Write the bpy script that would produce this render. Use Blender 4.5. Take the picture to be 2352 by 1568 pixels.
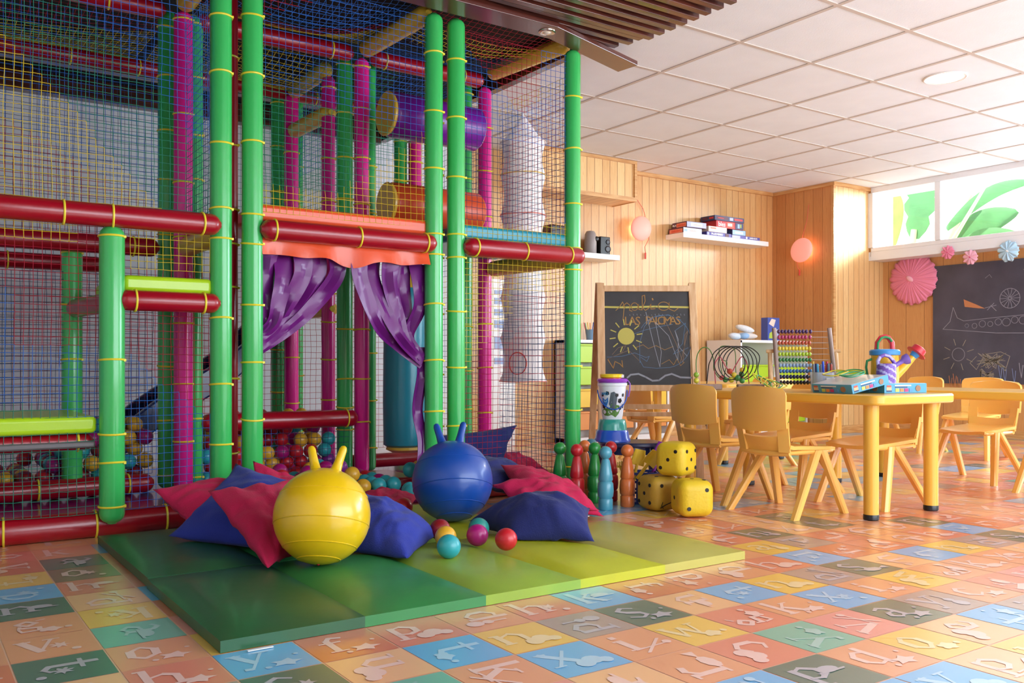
import bpy, bmesh, math, random
from mathutils import Vector, Matrix, noise
R = math.radians
for o in list(bpy.data.objects): bpy.data.objects.remove(o)
scene = bpy.context.scene
C = scene.collection
random.seed(7)

# ------------------------------------------------------------------ camera
EYE = 0.66
cam_d = bpy.data.cameras.new('camera'); cam = bpy.data.objects.new('camera', cam_d); C.objects.link(cam)
cam.location = (0, 0, EYE); cam.rotation_euler = (R(90), 0, R(55.6 - 90))
cam_d.sensor_width = 36; cam_d.lens = 36 * 2075 / 2352; cam_d.shift_y = 52 / 2352
cam_d.clip_start = .05; cam_d.clip_end = 100
scene.camera = cam

# ------------------------------------------------------------------ world, sun, daylight, exposure
w = bpy.data.worlds.new('sky'); scene.world = w; w.use_nodes = True
bg = w.node_tree.nodes['Background']; bg.inputs[0].default_value = (.86, .93, 1, 1); bg.inputs[1].default_value = 3.0
sun_d = bpy.data.lights.new('sun', 'SUN'); sun_d.energy = 10.0; sun_d.angle = R(1); sun_d.color = (1, .96, .9)
sun = bpy.data.objects.new('sun', sun_d); C.objects.link(sun)
sun.rotation_euler = Vector((.5, -.22, -.8)).to_track_quat('-Z', 'Y').to_euler()

def area(name, loc, direction, sx, sy, energy, col=(1, 1, 1), portal=False, spread=180):
    d = bpy.data.lights.new(name, 'AREA'); d.shape = 'RECTANGLE'; d.size = sx; d.size_y = sy
    d.energy = energy; d.color = col; d.spread = R(spread)
    if portal: d.cycles.is_portal = True
    o = bpy.data.objects.new(name, d); C.objects.link(o); o.location = loc
    o.rotation_euler = Vector(direction).to_track_quat('-Z', 'Y').to_euler()
    return o
# area lamps for daylight at the side windows, plus added fill behind the viewer
area('daylight_side_window', (8.75, 2.2, 2.9), (-.8, .45, -.36), 2.6, 1.1, 165, (.80, .92, 1))
area('daylight_low_side_window', (8.12, 1.3, 1.5), (-1, .15, .06), 2.6, 1.5, 150, (.66, .85, 1))
area('fill_lamp_rear', (3.6, -1.25, 1.35), (-.12, 1, .03), 5.0, 1.9, 140, (.80, .90, 1))  # fill lamp added behind the viewer to brighten the left side
area('daylight_glancing_through_window', (9.4, 3.75, 2.45), (-.82, .52, -.2), .55, .4, 42, (1, .97, .93), spread=110)

scene.view_settings.view_transform = 'Standard'; scene.view_settings.look = 'None'
scene.view_settings.exposure = 0.0; scene.view_settings.gamma = 1; scene.view_settings.use_curve_mapping = False

# ------------------------------------------------------------------ materials
def srgb(c):
    if isinstance(c, str):
        c = [int(c[i:i + 2], 16) / 255 for i in (0, 2, 4)]
    return tuple((x / 12.92 if x <= .04045 else ((x + .055) / 1.055) ** 2.4) for x in c[:3]) + (1,)
def mat(name, col, rough=.5, metal=0, coat=0, spec=.5, emit=None, estr=0, bump=0, bscale=40, alpha=1, trans=0, sheen=0, var=0, vscale=6, sss=0):
    m = bpy.data.materials.new(name); m.use_nodes = True
    nt = m.node_tree; b = nt.nodes['Principled BSDF']
    b.inputs['Base Color'].default_value = srgb(col); b.inputs['Roughness'].default_value = rough
    b.inputs['Metallic'].default_value = metal; b.inputs['Coat Weight'].default_value = coat
    b.inputs['Coat Roughness'].default_value = .12
    b.inputs['Specular IOR Level'].default_value = spec; b.inputs['Alpha'].default_value = alpha
    b.inputs['Transmission Weight'].default_value = trans; b.inputs['Sheen Weight'].default_value = sheen
    b.inputs['Subsurface Weight'].default_value = sss; b.inputs['Subsurface Scale'].default_value = .02
    if emit: b.inputs['Emission Color'].default_value = srgb(emit); b.inputs['Emission Strength'].default_value = estr
    if bump or var:
        tc = nt.nodes.new('ShaderNodeTexCoord'); n = nt.nodes.new('ShaderNodeTexNoise'); n.inputs['Scale'].default_value = bscale
        n.inputs['Detail'].default_value = 4
        nt.links.new(tc.outputs['Object'], n.inputs['Vector'])
        if bump:
            bp = nt.nodes.new('ShaderNodeBump'); bp.inputs['Strength'].default_value = bump; bp.inputs['Distance'].default_value = .01
            nt.links.new(n.outputs['Fac'], bp.inputs['Height']); nt.links.new(bp.outputs['Normal'], b.inputs['Normal'])
        if var:
            n2 = nt.nodes.new('ShaderNodeTexNoise'); n2.inputs['Scale'].default_value = vscale; n2.inputs['Detail'].default_value = 5
            nt.links.new(tc.outputs['Object'], n2.inputs['Vector'])
            hs = nt.nodes.new('ShaderNodeHueSaturation'); hs.inputs['Color'].default_value = srgb(col)
            mr = nt.nodes.new('ShaderNodeMapRange'); mr.inputs[1].default_value = .3; mr.inputs[2].default_value = .7
            mr.inputs[3].default_value = 1 - var; mr.inputs[4].default_value = 1 + var
            nt.links.new(n2.outputs['Fac'], mr.inputs[0]); nt.links.new(mr.outputs[0], hs.inputs['Value'])
            nt.links.new(hs.outputs[0], b.inputs['Base Color'])
    return m
def vcol_mat(name, rough=.4, coat=0, bump=0, bscale=30, spec=.5, coat_rough=.12):
    m = mat(name, 'ffffff', rough, coat=coat, bump=bump, bscale=bscale, spec=spec); nt = m.node_tree
    m.node_tree.nodes['Principled BSDF'].inputs['Coat Roughness'].default_value = coat_rough; m.node_tree.nodes['Principled BSDF'].inputs['Coat IOR'].default_value = 1.5 if coat < 1 else 1.95
    a = nt.nodes.new('ShaderNodeVertexColor'); a.layer_name = 'Col'
    nt.links.new(a.outputs['Color'], nt.nodes['Principled BSDF'].inputs['Base Color'])
    return m
def plank_mat(name, axis, light, dark, pw=.085, groove=.035, rough=.38, horiz_grain=False):
    """varnished pine boards running up the wall; axis = the coordinate across the boards"""
    m = bpy.data.materials.new(name); m.use_nodes = True; nt = m.node_tree; b = nt.nodes['Principled BSDF']; L = nt.links.new
    tc = nt.nodes.new('ShaderNodeTexCoord'); sx = nt.nodes.new('ShaderNodeSeparateXYZ'); L(tc.outputs['Object'], sx.inputs[0])
    def M(op, *a):
        n = nt.nodes.new('ShaderNodeMath'); n.operation = op
        for i, x in enumerate(a):
            if hasattr(x, 'is_output'): L(x, n.inputs[i])
            else: n.inputs[i].default_value = x
        return n.outputs[0]
    u = M('DIVIDE', sx.outputs[axis], pw); idx = M('FLOOR', u); fr = M('FRACT', u)
    edge = M('MINIMUM', fr, M('SUBTRACT', 1.0, fr)); gr = M('LESS_THAN', edge, groove)
    wn = nt.nodes.new('ShaderNodeTexWhiteNoise'); wn.noise_dimensions = '1D'; L(idx, wn.inputs['W'])
    # grain: stretched along the board
    cb = nt.nodes.new('ShaderNodeCombineXYZ')
    L(M('MULTIPLY', sx.outputs[axis], 34.0), cb.inputs[0]); L(M('MULTIPLY', sx.outputs['Z'], 1.3), cb.inputs[1]); L(M('MULTIPLY', wn.outputs['Value'], 37.0), cb.inputs[2])
    nz = nt.nodes.new('ShaderNodeTexNoise'); nz.inputs['Scale'].default_value = 1.0; nz.inputs['Detail'].default_value = 3; nz.inputs['Distortion'].default_value = 1.2
    L(cb.outputs[0], nz.inputs['Vector'])
    wv = M('FRACT', M('MULTIPLY', nz.outputs['Fac'], 7.0)); wv = M('POWER', wv, 2.2)
    f = M('ADD', M('MULTIPLY', wv, .5), M('MULTIPLY', wn.outputs['Value'], .5))
    mx = nt.nodes.new('ShaderNodeMix'); mx.data_type = 'RGBA'; L(f, mx.inputs[0]); mx.inputs[6].default_value = srgb(light); mx.inputs[7].default_value = srgb(dark)
    mg = nt.nodes.new('ShaderNodeMix'); mg.data_type = 'RGBA'; L(M('MULTIPLY', gr, .75), mg.inputs[0]); L(mx.outputs[2], mg.inputs[6]); mg.inputs[7].default_value = srgb('8a4a20')
    L(mg.outputs[2], b.inputs['Base Color'])
    bp = nt.nodes.new('ShaderNodeBump'); bp.inputs['Strength'].default_value = .6; bp.inputs['Distance'].default_value = .004
    L(M('MULTIPLY', gr, -1.0), bp.inputs['Height']); L(bp.outputs['Normal'], b.inputs['Normal'])
    b.inputs['Roughness'].default_value = rough; b.inputs['Coat Weight'].default_value = .25; b.inputs['Coat Roughness'].default_value = .25
    return m
def wood_mat(name, light, dark, sc=(3, 30, 30), rough=.45, coat=0):
    m = bpy.data.materials.new(name); m.use_nodes = True; nt = m.node_tree; b = nt.nodes['Principled BSDF']; L = nt.links.new
    tc = nt.nodes.new('ShaderNodeTexCoord'); mp = nt.nodes.new('ShaderNodeMapping'); mp.inputs['Scale'].default_value = sc
    L(tc.outputs['Object'], mp.inputs[0]); nz = nt.nodes.new('ShaderNodeTexNoise'); nz.inputs['Scale'].default_value = 1.5; nz.inputs['Detail'].default_value = 6
    L(mp.outputs[0], nz.inputs['Vector']); cr = nt.nodes.new('ShaderNodeValToRGB'); L(nz.outputs['Fac'], cr.inputs[0])
    cr.color_ramp.elements[0].position = .35; cr.color_ramp.elements[0].color = srgb(dark); cr.color_ramp.elements[1].position = .65; cr.color_ramp.elements[1].color = srgb(light)
    L(cr.outputs[0], b.inputs['Base Color']); b.inputs['Roughness'].default_value = rough; b.inputs['Coat Weight'].default_value = coat
    return m

M_GREEN = mat('green_vinyl', '3cbd5e', .3, coat=.5, bump=.12, bscale=30)
M_RED = mat('red_vinyl', 'a2081f', .3, coat=.4, bump=.1, bscale=25)
M_PINK = mat('pink_vinyl', 'f01f98', .3, coat=.5, bump=.12, bscale=30)
M_YEL = mat('yellow_vinyl', 'ecc244', .35, coat=.3, bump=.1, bscale=25)
M_ORANGE = mat('orange_vinyl', 'e8562c', .35, coat=.3, bump=.12, bscale=20)
M_TEAL = mat('teal_vinyl', '1b8fa6', .35, coat=.3, bump=.2, bscale=12)
M_LIME = mat('lime_vinyl', 'b5dc1c', .35, coat=.3, bump=.12, bscale=20)
M_PURPLE = mat('purple_vinyl', '691070', .4, coat=.15, bump=.06, bscale=8)
M_VIOLET = mat('violet_vinyl', '7a1b9c', .28, coat=.5, bump=.15, bscale=10)
M_MAGFLOOR = mat('magenta_floor_pad', '9a1a7e', .25, coat=.5, bump=.05)
M_NAVY = mat('navy_vinyl', '1c2a5c', .3, coat=.4, bump=.1)
M_TIE = mat('yellow_cable_tie', 'f3df3a', .4)
M_WHITE = mat('white_laminate', 'f2efec', .35)
M_BLACK = mat('black_plastic', '141416', .35)
M_DARKCEIL = mat('black_ceiling_paint', '0a0a0c', .7)
M_DARKWOOD = wood_mat('dark_mahogany', '6b3528', '3d1c17', (3, 25, 25), .28, .4)
M_LWOOD = wood_mat('light_beech', 'e5bd8e', 'cf9d6a', (30, 30, 4), .45)
M_CHAIR = mat('yellow_orange_plastic', 'f7bb5c', .3, coat=.15, sss=.12)
M_TABLE = mat('yellow_table_plastic', 'edb443', .28, coat=.2)
M_CHALK = mat('chalkboard', '363435', .6, var=.35, vscale=5)
M_CHALK2 = mat('chalkboard_bluish', '4a4a5a', .35, var=.25, vscale=3)
M_MATS = [mat('dark_green_mat', '1f5a33', .42, coat=.15, bump=.25, bscale=5, var=.12), mat('green_mat', '2f8443', .42, coat=.15, bump=.3, bscale=5, var=.1),
          mat('apple_green_mat', '8fae36', .42, coat=.15, bump=.3, bscale=5, var=.08), mat('lime_green_mat', 'b9bd1c', .42, coat=.15, bump=.25, bscale=5, var=.06),
          mat('olive_yellow_mat', 'b5ae50', .42, coat=.15, bump=.2, bscale=5, var=.06)]
M_CL_BLUE = mat('blue_cotton', '22339a', .85, sheen=.08, bump=.25, bscale=220)
M_CL_DBLUE = mat('navy_cotton', '1a2468', .85, sheen=.08, bump=.25, bscale=220)
M_CL_MAG = mat('magenta_cotton', 'c00a48', .85, sheen=.05, bump=.25, bscale=220)
NETC = {'b': mat('blue_net_cord', '2f74d0', .6), 'y': mat('yellow_net_cord', 'f0d23a', .6), 'r': mat('red_net_cord', 'b31d38', .6),
        'g': mat('green_net_cord', '2f8f78', .6), 'n': mat('navy_net_cord', '27406e', .6)}

# ------------------------------------------------------------------ mesh builder
class MB:
    def __init__(s): s.v = []; s.f = []; s.m = []; s.c = []
    def add(s, vs, fs, mi=0, col=None):
        o = len(s.v); s.v += [tuple(v) for v in vs]
        for f in fs: s.f.append(tuple(o + i for i in f)); s.m.append(mi); s.c.append(col)
        return s
    def box(s, c, d, mi=0, rot=None, col=None):
        x, y, z = d[0] / 2, d[1] / 2, d[2] / 2
        vs = [Vector((a, b, e)) for a in (-x, x) for b in (-y, y) for e in (-z, z)]
        if rot is not None: vs = [rot @ v for v in vs]
        c = Vector(c); vs = [v + c for v in vs]
        return s.add(vs, [(0, 1, 3, 2), (4, 6, 7, 5), (0, 4, 5, 1), (2, 3, 7, 6), (0, 2, 6, 4), (1, 5, 7, 3)], mi, col)
    def bb(s, x0, y0, z0, x1, y1, z1, mi=0, col=None):
        return s.box(((x0 + x1) / 2, (y0 + y1) / 2, (z0 + z1) / 2), (abs(x1 - x0), abs(y1 - y0), abs(z1 - z0)), mi, None, col)
    def tube(s, pts, r, n=10, mi=0, cap=True, closed=False, flat=1.0):
        pts = [Vector(p) for p in pts]; N = len(pts)
        rr = r if isinstance(r, (list, tuple)) else [r] * N
        rings = []; prev = None
        for i, p in enumerate(pts):
            if closed: t = pts[(i + 1) % N] - pts[i - 1]
            else: t = pts[min(i + 1, N - 1)] - pts[max(i - 1, 0)]
            t.normalize()
            if prev is None:
                up = Vector((0, 0, 1)) if abs(t.z) < .9 else Vector((1, 0, 0)); a = t.cross(up).normalized()
            else:
                a = (prev - t * prev.dot(t)).normalized()
            prev = a; b = t.cross(a)
            rings.append([p + (a * math.cos(2 * math.pi * k / n) + b * math.sin(2 * math.pi * k / n) * flat) * rr[i] for k in range(n)])
        vs = [v for ring in rings for v in ring]; fs = []
        for i in range(N if closed else N - 1):
            j = (i + 1) % N
            for k in range(n): fs.append((i * n + k, i * n + (k + 1) % n, j * n + (k + 1) % n, j * n + k))
        if cap and not closed: fs.append(tuple(range(n))[::-1]); fs.append(tuple((N - 1) * n + k for k in range(n)))
        return s.add(vs, fs, mi)
    def pad(s, p0, p1, r, n=20, mi=0, e=None):
        """foam sleeve with rounded ends"""
        p0 = Vector(p0); p1 = Vector(p1); d = (p1 - p0).normalized(); e = r * .8 if e is None else e
        pts = []; rs = []
        for k in range(4):
            a = k / 4 * math.pi / 2; pts.append(p0 + d * e * (1 - math.sin(a) if k else 1) * 0 + d * e * (1 - math.cos(a))); rs.append(max(r * math.sin(a), r * .35) if k else r * .35)
        pts.append(p0 + d * e); rs.append(r)
        q = [(p1 - d * e, r)] + [(p1 - d * e * (1 - math.cos(k / 4 * math.pi / 2)), max(r * math.sin(k / 4 * math.pi / 2), r * .35)) for k in (3, 2, 1)] + [(p1, r * .35)]
        pts += [a for a, b in q]; rs += [b for a, b in q]
        return s.tube(pts, rs, n, mi)
    def lathe(s, prof, n=32, mi=0, at=(0, 0, 0), rot=None, mfun=None):
        at = Vector(at); vs = []; fs = []
        for (r, z) in prof:
            for k in range(n):
                v = Vector((r * math.cos(2 * math.pi * k / n), r * math.sin(2 * math.pi * k / n), z))
                if rot is not None: v = rot @ v
                vs.append(v + at)
        for i in range(len(prof) - 1):
            for k in range(n): fs.append((i * n + k, i * n + (k + 1) % n, (i + 1) * n + (k + 1) % n, (i + 1) * n + k))
        if prof[0][0] > 1e-5: fs.append(tuple(range(n))[::-1])
        if prof[-1][0] > 1e-5: fs.append(tuple((len(prof) - 1) * n + k for k in range(n)))
        return s.add(vs, fs, mi)
    def sph(s, c, r, n=24, m=14, mi=0, sc=(1, 1, 1), rot=None):
        prof = [(max(r * math.sin(math.pi * i / m), 1e-6), -r * math.cos(math.pi * i / m)) for i in range(m + 1)]
        o = len(s.v); s.lathe(prof, n, mi)
        c = Vector(c)
        for i in range(o, len(s.v)):
            v = Vector(s.v[i]); v = Vector((v.x * sc[0], v.y * sc[1], v.z * sc[2]))
            if rot is not None: v = rot @ v
            s.v[i] = tuple(v + c)
        return s
    def prism(s, poly, z0, z1, mi=0, T=None, col=None):
        n = len(poly); vs = [Vector((x, y, z0)) for x, y in poly] + [Vector((x, y, z1)) for x, y in poly]
        if T is not None: vs = [T @ v for v in vs]
        fs = [tuple(range(n))[::-1], tuple(range(n, 2 * n))] + [(i, (i + 1) % n, n + (i + 1) % n, n + i) for i in range(n)]
        return s.add(vs, fs, mi, col)
    def stroke(s, pts, wd, T, mi=0, th=.0008, jit=0):
        """flat chalk or print line in the plane of T (x right, y up, z out)"""
        P = [Vector((p[0], p[1], 0)) for p in pts]
        for a, b in zip(P, P[1:]):
            d = b - a
            if d.length < 1e-6: continue
            d.normalize(); nn = Vector((-d.y, d.x, 0)) * wd / 2; e = d * wd * .3
            q = [a - e - nn, b + e - nn, b + e + nn, a - e + nn]
            vs = [T @ (v + Vector((0, 0, .0003))) for v in q] + [T @ (v + Vector((0, 0, .0003 + th))) for v in q]
            s.add(vs, [(3, 2, 1, 0), (4, 5, 6, 7), (0, 1, 5, 4), (1, 2, 6, 5), (2, 3, 7, 6), (3, 0, 4, 7)], mi)
        return s
    def text(s, body, size, T, mi=0, th=.0006, align='CENTER', bold=0):
        cu = bpy.data.curves.new('t', 'FONT'); cu.body = body; cu.size = size; cu.align_x = align; cu.align_y = 'CENTER'; cu.extrude = th / 2; cu.offset = bold; cu.resolution_u = 2
        ob = bpy.data.objects.new('t', cu); C.objects.link(ob)
        dg = bpy.context.evaluated_depsgraph_get(); me = bpy.data.meshes.new_from_object(ob.evaluated_get(dg))
        s.add([T @ (v.co + Vector((0, 0, th / 2 + .0003))) for v in me.vertices], [tuple(p.vertices) for p in me.polygons], mi)
        bpy.data.objects.remove(ob); bpy.data.curves.remove(cu); bpy.data.meshes.remove(me)
        return s
    def build(s, name, mats, parent=None, smooth=True, world=False, bevel=0, loc=None, bseg=2, auto=40):
        me = bpy.data.meshes.new(name)
        off = parent_world(parent) if (world and parent is not None) else (Vector(loc) if loc is not None else None)
        vs = s.v if off is None else [(v[0] - off.x, v[1] - off.y, v[2] - off.z) for v in s.v]
        me.from_pydata(vs, [], s.f); me.validate(clean_customdata=False) if False else None
        if not isinstance(mats, (list, tuple)): mats = [mats]
        for m in mats: me.materials.append(m)
        if len(mats) > 1: me.polygons.foreach_set('material_index', s.m)
        if any(c is not None for c in s.c):
            ca = me.color_attributes.new('Col', 'FLOAT_COLOR', 'CORNER'); dat = []
            for p, c in zip(me.polygons, s.c): dat += list(c or (1, 1, 1, 1)) * len(p.vertices)
            ca.data.foreach_set('color', dat)
        me.polygons.foreach_set('use_smooth', [smooth] * len(me.polygons))
        if smooth and auto: me.set_sharp_from_angle(angle=R(auto))
        me.update()
        ob = bpy.data.objects.new(name, me); C.objects.link(ob)
        if loc is not None and parent is None: ob.location = loc
        if parent is not None: ob.parent = parent
        if bevel:
            b = ob.modifiers.new('bevel', 'BEVEL'); b.width = bevel; b.segments = bseg; b.limit_method = 'ANGLE'; b.angle_limit = R(50)
        return ob
def parent_world(p):
    v = Vector((0, 0, 0))
    while p is not None: v += p.location; p = p.parent
    return v
def tag(o, label, cat=None, group=None):
    o['label'] = label
    if cat: o['category'] = cat
    if group: o['group'] = group
    return o
def thing(name, label, cat, loc=(0, 0, 0), rz=0, group=None):
    o = bpy.data.objects.new(name, None); C.objects.link(o); o.location = loc; o.rotation_euler = (0, 0, rz); o.empty_display_size = .1
    return tag(o, label, cat, group)
def struct(o, kind='structure'): o['kind'] = kind; return o
def dup(root, loc, rz=None, label=None, group=None):
    r = root.copy(); C.objects.link(r); r.location = loc
    if rz is not None: r.rotation_euler = (0, 0, rz)
    if label: r['label'] = label
    if group: r['group'] = group
    for ch in list(root.children):
        c = ch.copy(); C.objects.link(c); c.parent = r
        for g in list(ch.children):
            d = g.copy(); C.objects.link(d); d.parent = c
    return r
def frame(o, x, y):
    """matrix with origin o, local x, local y, z = x cross y"""
    x = Vector(x).normalized(); y = Vector(y); y = (y - x * y.dot(x)).normalized(); z = x.cross(y)
    return Matrix(((x.x, y.x, z.x, o[0]), (x.y, y.y, z.y, o[1]), (x.z, y.z, z.z, o[2]), (0, 0, 0, 1)))
FACE = R(-34.4)      # turned square to the entrance corner
# ------------------------------------------------------------------ room shell
CEIL = 2.40; YB = 6.10; XP = 7.40; YP = 5.40; XU = 7.98; XL = 8.20
# floor: printed vinyl, alphabet squares
CELL = .1909; OX, OY = 1.738, 1.690
PAL = {'o': 'ec9e70', 's': 'e68368', 'p': 'f7bb84', 'y': 'f6c552', 'b': '5fb4e4', 'd': '3f6a5c', 't': '6cb8a0', 'm': 'ae968c', 'r': 'de7650', 'k': 'ee9488', 'w': '8a6d52'}
ROW = {0: 'dpbym', 1: 'brsos', -1: 'yroobo'[:5], -2: 'otkdm'}
def cell_col(i, j):
    ex = {(0, -1): 's', (1, -1): 'o', (2, -1): 'b', (-2, -1): 'o', (-1, -1): 'y', (3, -1): 'o', (4, -1): 'y', (-3, -1): 'b', (-4, -1): 'o',
          (0, -2): 't', (1, -2): 'k', (2, -2): 'd', (3, -2): 'm', (4, -2): 'o', (-1, -2): 's', (-2, -2): 'o',
          (0, -3): 'o', (1, -3): 'y', (-1, -3): 'd', (3, -3): 'b', (2, -3): 'p', (4, -3): 'm',
          (3, 2): 'o', (4, 2): 'y', (5, 2): 'm', (6, 2): 's', (4, 3): 's', (5, 3): 'd', (6, 3): 'p', (7, 3): 'd',
          (-7, 2): 'o', (-6, 2): 'y', (-8, 2): 'd', (-7, 3): 't', (-8, 3): 'o', (-6, 3): 'k', (-7, 4): 'y', (-8, 4): 'o', (-6, 4): 'r', (-7, 5): 'p', (-8, 5): 'd', (-6, 5): 'b',
          (-7, 6): 's', (-8, 6): 'b', (-6, 6): 's', (-7, 7): 'w', (-8, 7): 'y', (-6, 7): 'r', (-7, 8): 'd', (-8, 8): 'r', (-6, 8): 'o', (-7, 9): 'o', (-8, 9): 's', (-6, 9): 'b',
          (-9, 2): 'r', (-9, 3): 'o', (-9, 4): 'b', (-8, 1): 'p'}
    if (i, j) in ex: return ex[(i, j)]
    if j == 0: return 'dpbym'[(i + 1) % 5]
    if j == 1: return 'brsos'[(i + 1) % 5]
    rnd = random.Random(((i % 15) + 20) * 91 + ((j % 11) + 20) * 17 + 5); return rnd.choice('ooossspppyybbdtmrko')
GL = {  # serif letters drawn as strokes: (x0,y0,x1,y1,width)
 'h': [(.2, .1, .2, .9, .12), (.1, .1, .32, .1, .05), (.08, .9, .2, .9, .06), (.2, .5, .45, .62, .06), (.45, .62, .62, .5, .1), (.62, .5, .62, .1, .11), (.52, .1, .74, .1, .05)],
 'n': [(.2, .2, .2, .7, .12), (.1, .2, .32, .2, .05), (.08, .7, .2, .7, .06), (.2, .55, .45, .7, .06), (.45, .7, .62, .55, .1), (.62, .55, .62, .2, .11), (.52, .2, .76, .2, .05)],
 'r': [(.3, .12, .3, .78, .13), (.16, .12, .46, .12, .06), (.16, .78, .3, .78, .06), (.3, .6, .5, .78, .07), (.5, .78, .66, .72, .12)],
 't': [(.45, .2, .45, .88, .12), (.25, .66, .68, .66, .07), (.45, .2, .6, .12, .1), (.6, .12, .74, .2, .06)],
 'x': [(.2, .8, .68, .18, .14), (.68, .8, .2, .18, .06), (.12, .8, .32, .8, .05), (.56, .18, .8, .18, .05), (.1, .18, .3, .18, .05)],
 'v': [(.2, .8, .44, .15, .14), (.44, .15, .66, .8, .06), (.1, .8, .34, .8, .05), (.54, .8, .78, .8, .05)],
 'k': [(.24, .1, .24, .9, .13), (.12, .1, .38, .1, .05), (.26, .4, .6, .7, .06), (.38, .5, .64, .1, .13), (.5, .7, .7, .7, .05), (.54, .1, .78, .1, .05)],
 'p': [(.25, .05, .25, .75, .12), (.12, .05, .4, .05, .05), (.25, .7, .45, .78, .06), (.45, .78, .64, .62, .1), (.64, .62, .62, .4, .12), (.62, .4, .44, .3, .09), (.44, .3, .25, .36, .06)],
 'd': [(.62, .15, .62, .9, .12), (.62, .7, .42, .76, .07), (.42, .76, .24, .6, .09), (.24, .6, .24, .34, .12), (.24, .34, .4, .18, .08), (.4, .18, .62, .25, .06)],
 's': [(.64, .72, .44, .84, .06), (.44, .84, .26, .7, .09), (.26, .7, .36, .54, .11), (.36, .54, .58, .42, .13), (.58, .42, .62, .26, .1), (.62, .26, .44, .14, .07), (.44, .14, .22, .26, .06)],
 'a': [(.26, .7, .42, .78, .07), (.42, .78, .58, .66, .1), (.58, .66, .58, .24, .12), (.58, .24, .74, .18, .06), (.58, .5, .34, .46, .06), (.34, .46, .24, .3, .1), (.24, .3, .4, .18, .08), (.4, .18, .58, .3, .05)],
 'u': [(.24, .75, .24, .35, .12), (.24, .35, .4, .2, .08), (.4, .2, .62, .3, .05), (.62, .75, .62, .2, .12), (.62, .2, .76, .2, .05), (.12, .75, .24, .75, .05), (.5, .75, .62, .75, .05)],
 'i': [(.42, .15, .42, .65, .14), (.28, .15, .56, .15, .05), (.3, .65, .42, .65, .05), (.4, .84, .46, .84, .13)],
 'o': [(.44, .8, .26, .64, .08), (.26, .64, .24, .34, .13), (.24, .34, .42, .18, .08), (.42, .18, .62, .34, .08), (.62, .34, .64, .62, .13), (.64, .62, .44, .8, .08)],
 'c': [(.64, .66, .46, .78, .06), (.46, .78, .28, .64, .09), (.28, .64, .26, .34, .13), (.26, .34, .44, .18, .09), (.44, .18, .66, .3, .05)],
 'w': [(.1, .75, .28, .2, .11), (.28, .2, .44, .65, .05), (.44, .65, .6, .2, .11), (.6, .2, .76, .75, .05), (.03, .75, .2, .75, .05), (.68, .75, .86, .75, .05)],
 'g': [(.42, .82, .26, .68, .09), (.26, .68, .42, .5, .09), (.42, .5, .58, .66, .09), (.58, .66, .42, .82, .09), (.6, .8, .74, .86, .05), (.3, .5, .28, .38, .06), (.28, .38, .6, .32, .1), (.6, .32, .58, .14, .08), (.58, .14, .3, .1, .07), (.3, .1, .26, .3, .05)],
 'y': [(.2, .8, .42, .35, .13), (.66, .8, .3, .05, .05), (.1, .8, .32, .8, .05), (.54, .8, .78, .8, .05), (.3, .05, .2, .06, .1)],
 'l': [(.4, .12, .4, .9, .13), (.26, .12, .56, .12, .05), (.28, .9, .4, .9, .05)],
 'f': [(.4, .12, .4, .72, .12), (.4, .72, .5, .86, .09), (.5, .86, .68, .8, .08), (.24, .6, .6, .6, .06), (.26, .12, .56, .12, .05)]}
def blob(cx, cy, r, n=14, wob=0.0, sq=1.0, k=5):
    return [(cx + r * (1 + wob * math.cos(k * 2 * math.pi * i / n)) * math.cos(2 * math.pi * i / n), cy + sq * r * (1 + wob * math.cos(k * 2 * math.pi * i / n)) * math.sin(2 * math.pi * i / n)) for i in range(n)]
def icon(kind):
    if kind == 0: return [blob(.5, .3, .17, 16, .22, .8), blob(.78, .32, .06)]
    if kind == 1: return [blob(.62, .3, .14, 12, 0, 1.15), blob(.62, .55, .1), [(.6, .6), (.64, .6), (.65, .92), (.59, .92)]]        # violin
    if kind == 2: return [blob(.55, .68, .2, 14, 0, .6), [(.25, .62), (.86, .62), (.82, .57), (.28, .57)]]                          # hat
    if kind == 3: return [blob(.5, .55, .12, 20, .45, 1, 7), blob(.7, .25, .07)]                                                    # flower
    if kind == 4: return [[(.14, .3), (.9, .36), (.9, .4), (.14, .34)], [(.2, .14), (.26, .12), (.86, .6), (.8, .62)], blob(.84, .4, .08, 10)]   # keys
    if kind == 5: return [blob(.42, .3, .24, 18, .05, .55, 9), [(.64, .3), (.9, .42), (.88, .2)]]                                   # fish
    if kind == 6: return [blob(.6, .3, .2, 10, .3, .7, 5), blob(.3, .2, .05), blob(.85, .6, .04)]
    return [blob(.4, .3, .15, 12), blob(.58, .38, .17, 12), blob(.76, .28, .12, 12)]
fb = MB(); keys = 'hvkpdsauiocwgylfnrtx'
GLM = {(-1, 0): 's', (0, 0): 'u', (1, 0): 't', (2, 0): 'n', (3, 0): 'p', (0, 1): 'f', (1, 1): 'p', (2, 1): 'd', (3, 1): 'h', (4, 1): 'r', (0, -1): 'g', (1, -1): 'k', (2, -1): 'x', (-2, -1): 'i', (-1, -1): 'w',
       (0, -2): 'y', (1, -2): 'v', (2, -2): 'a', (-1, -2): 'c', (-7, 3): 'a', (-8, 3): 'v', (-8, 2): 't', (-7, 2): 'o', (-7, 1): 'h', (-7, 4): 'k', (-8, 4): 'g', (-7, 5): 'p', (-8, 5): 'n', (-7, 6): 'h', (-8, 6): 'd', (-7, 7): 'o', (-8, 7): 'f', (-7, 8): 'a', (-8, 8): 'v', (-7, 9): 'k'}
ROTM = {(-1, 0): 0, (1, 0): 3, (2, 0): 0, (3, 0): 1, (0, 0): 3, (2, 1): 3, (3, 1): 0, (4, 1): 3, (-8, 3): 0, (-7, 1): 0, (-8, 2): 3, (-7, 3): 3, (-7, 4): 2}
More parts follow.
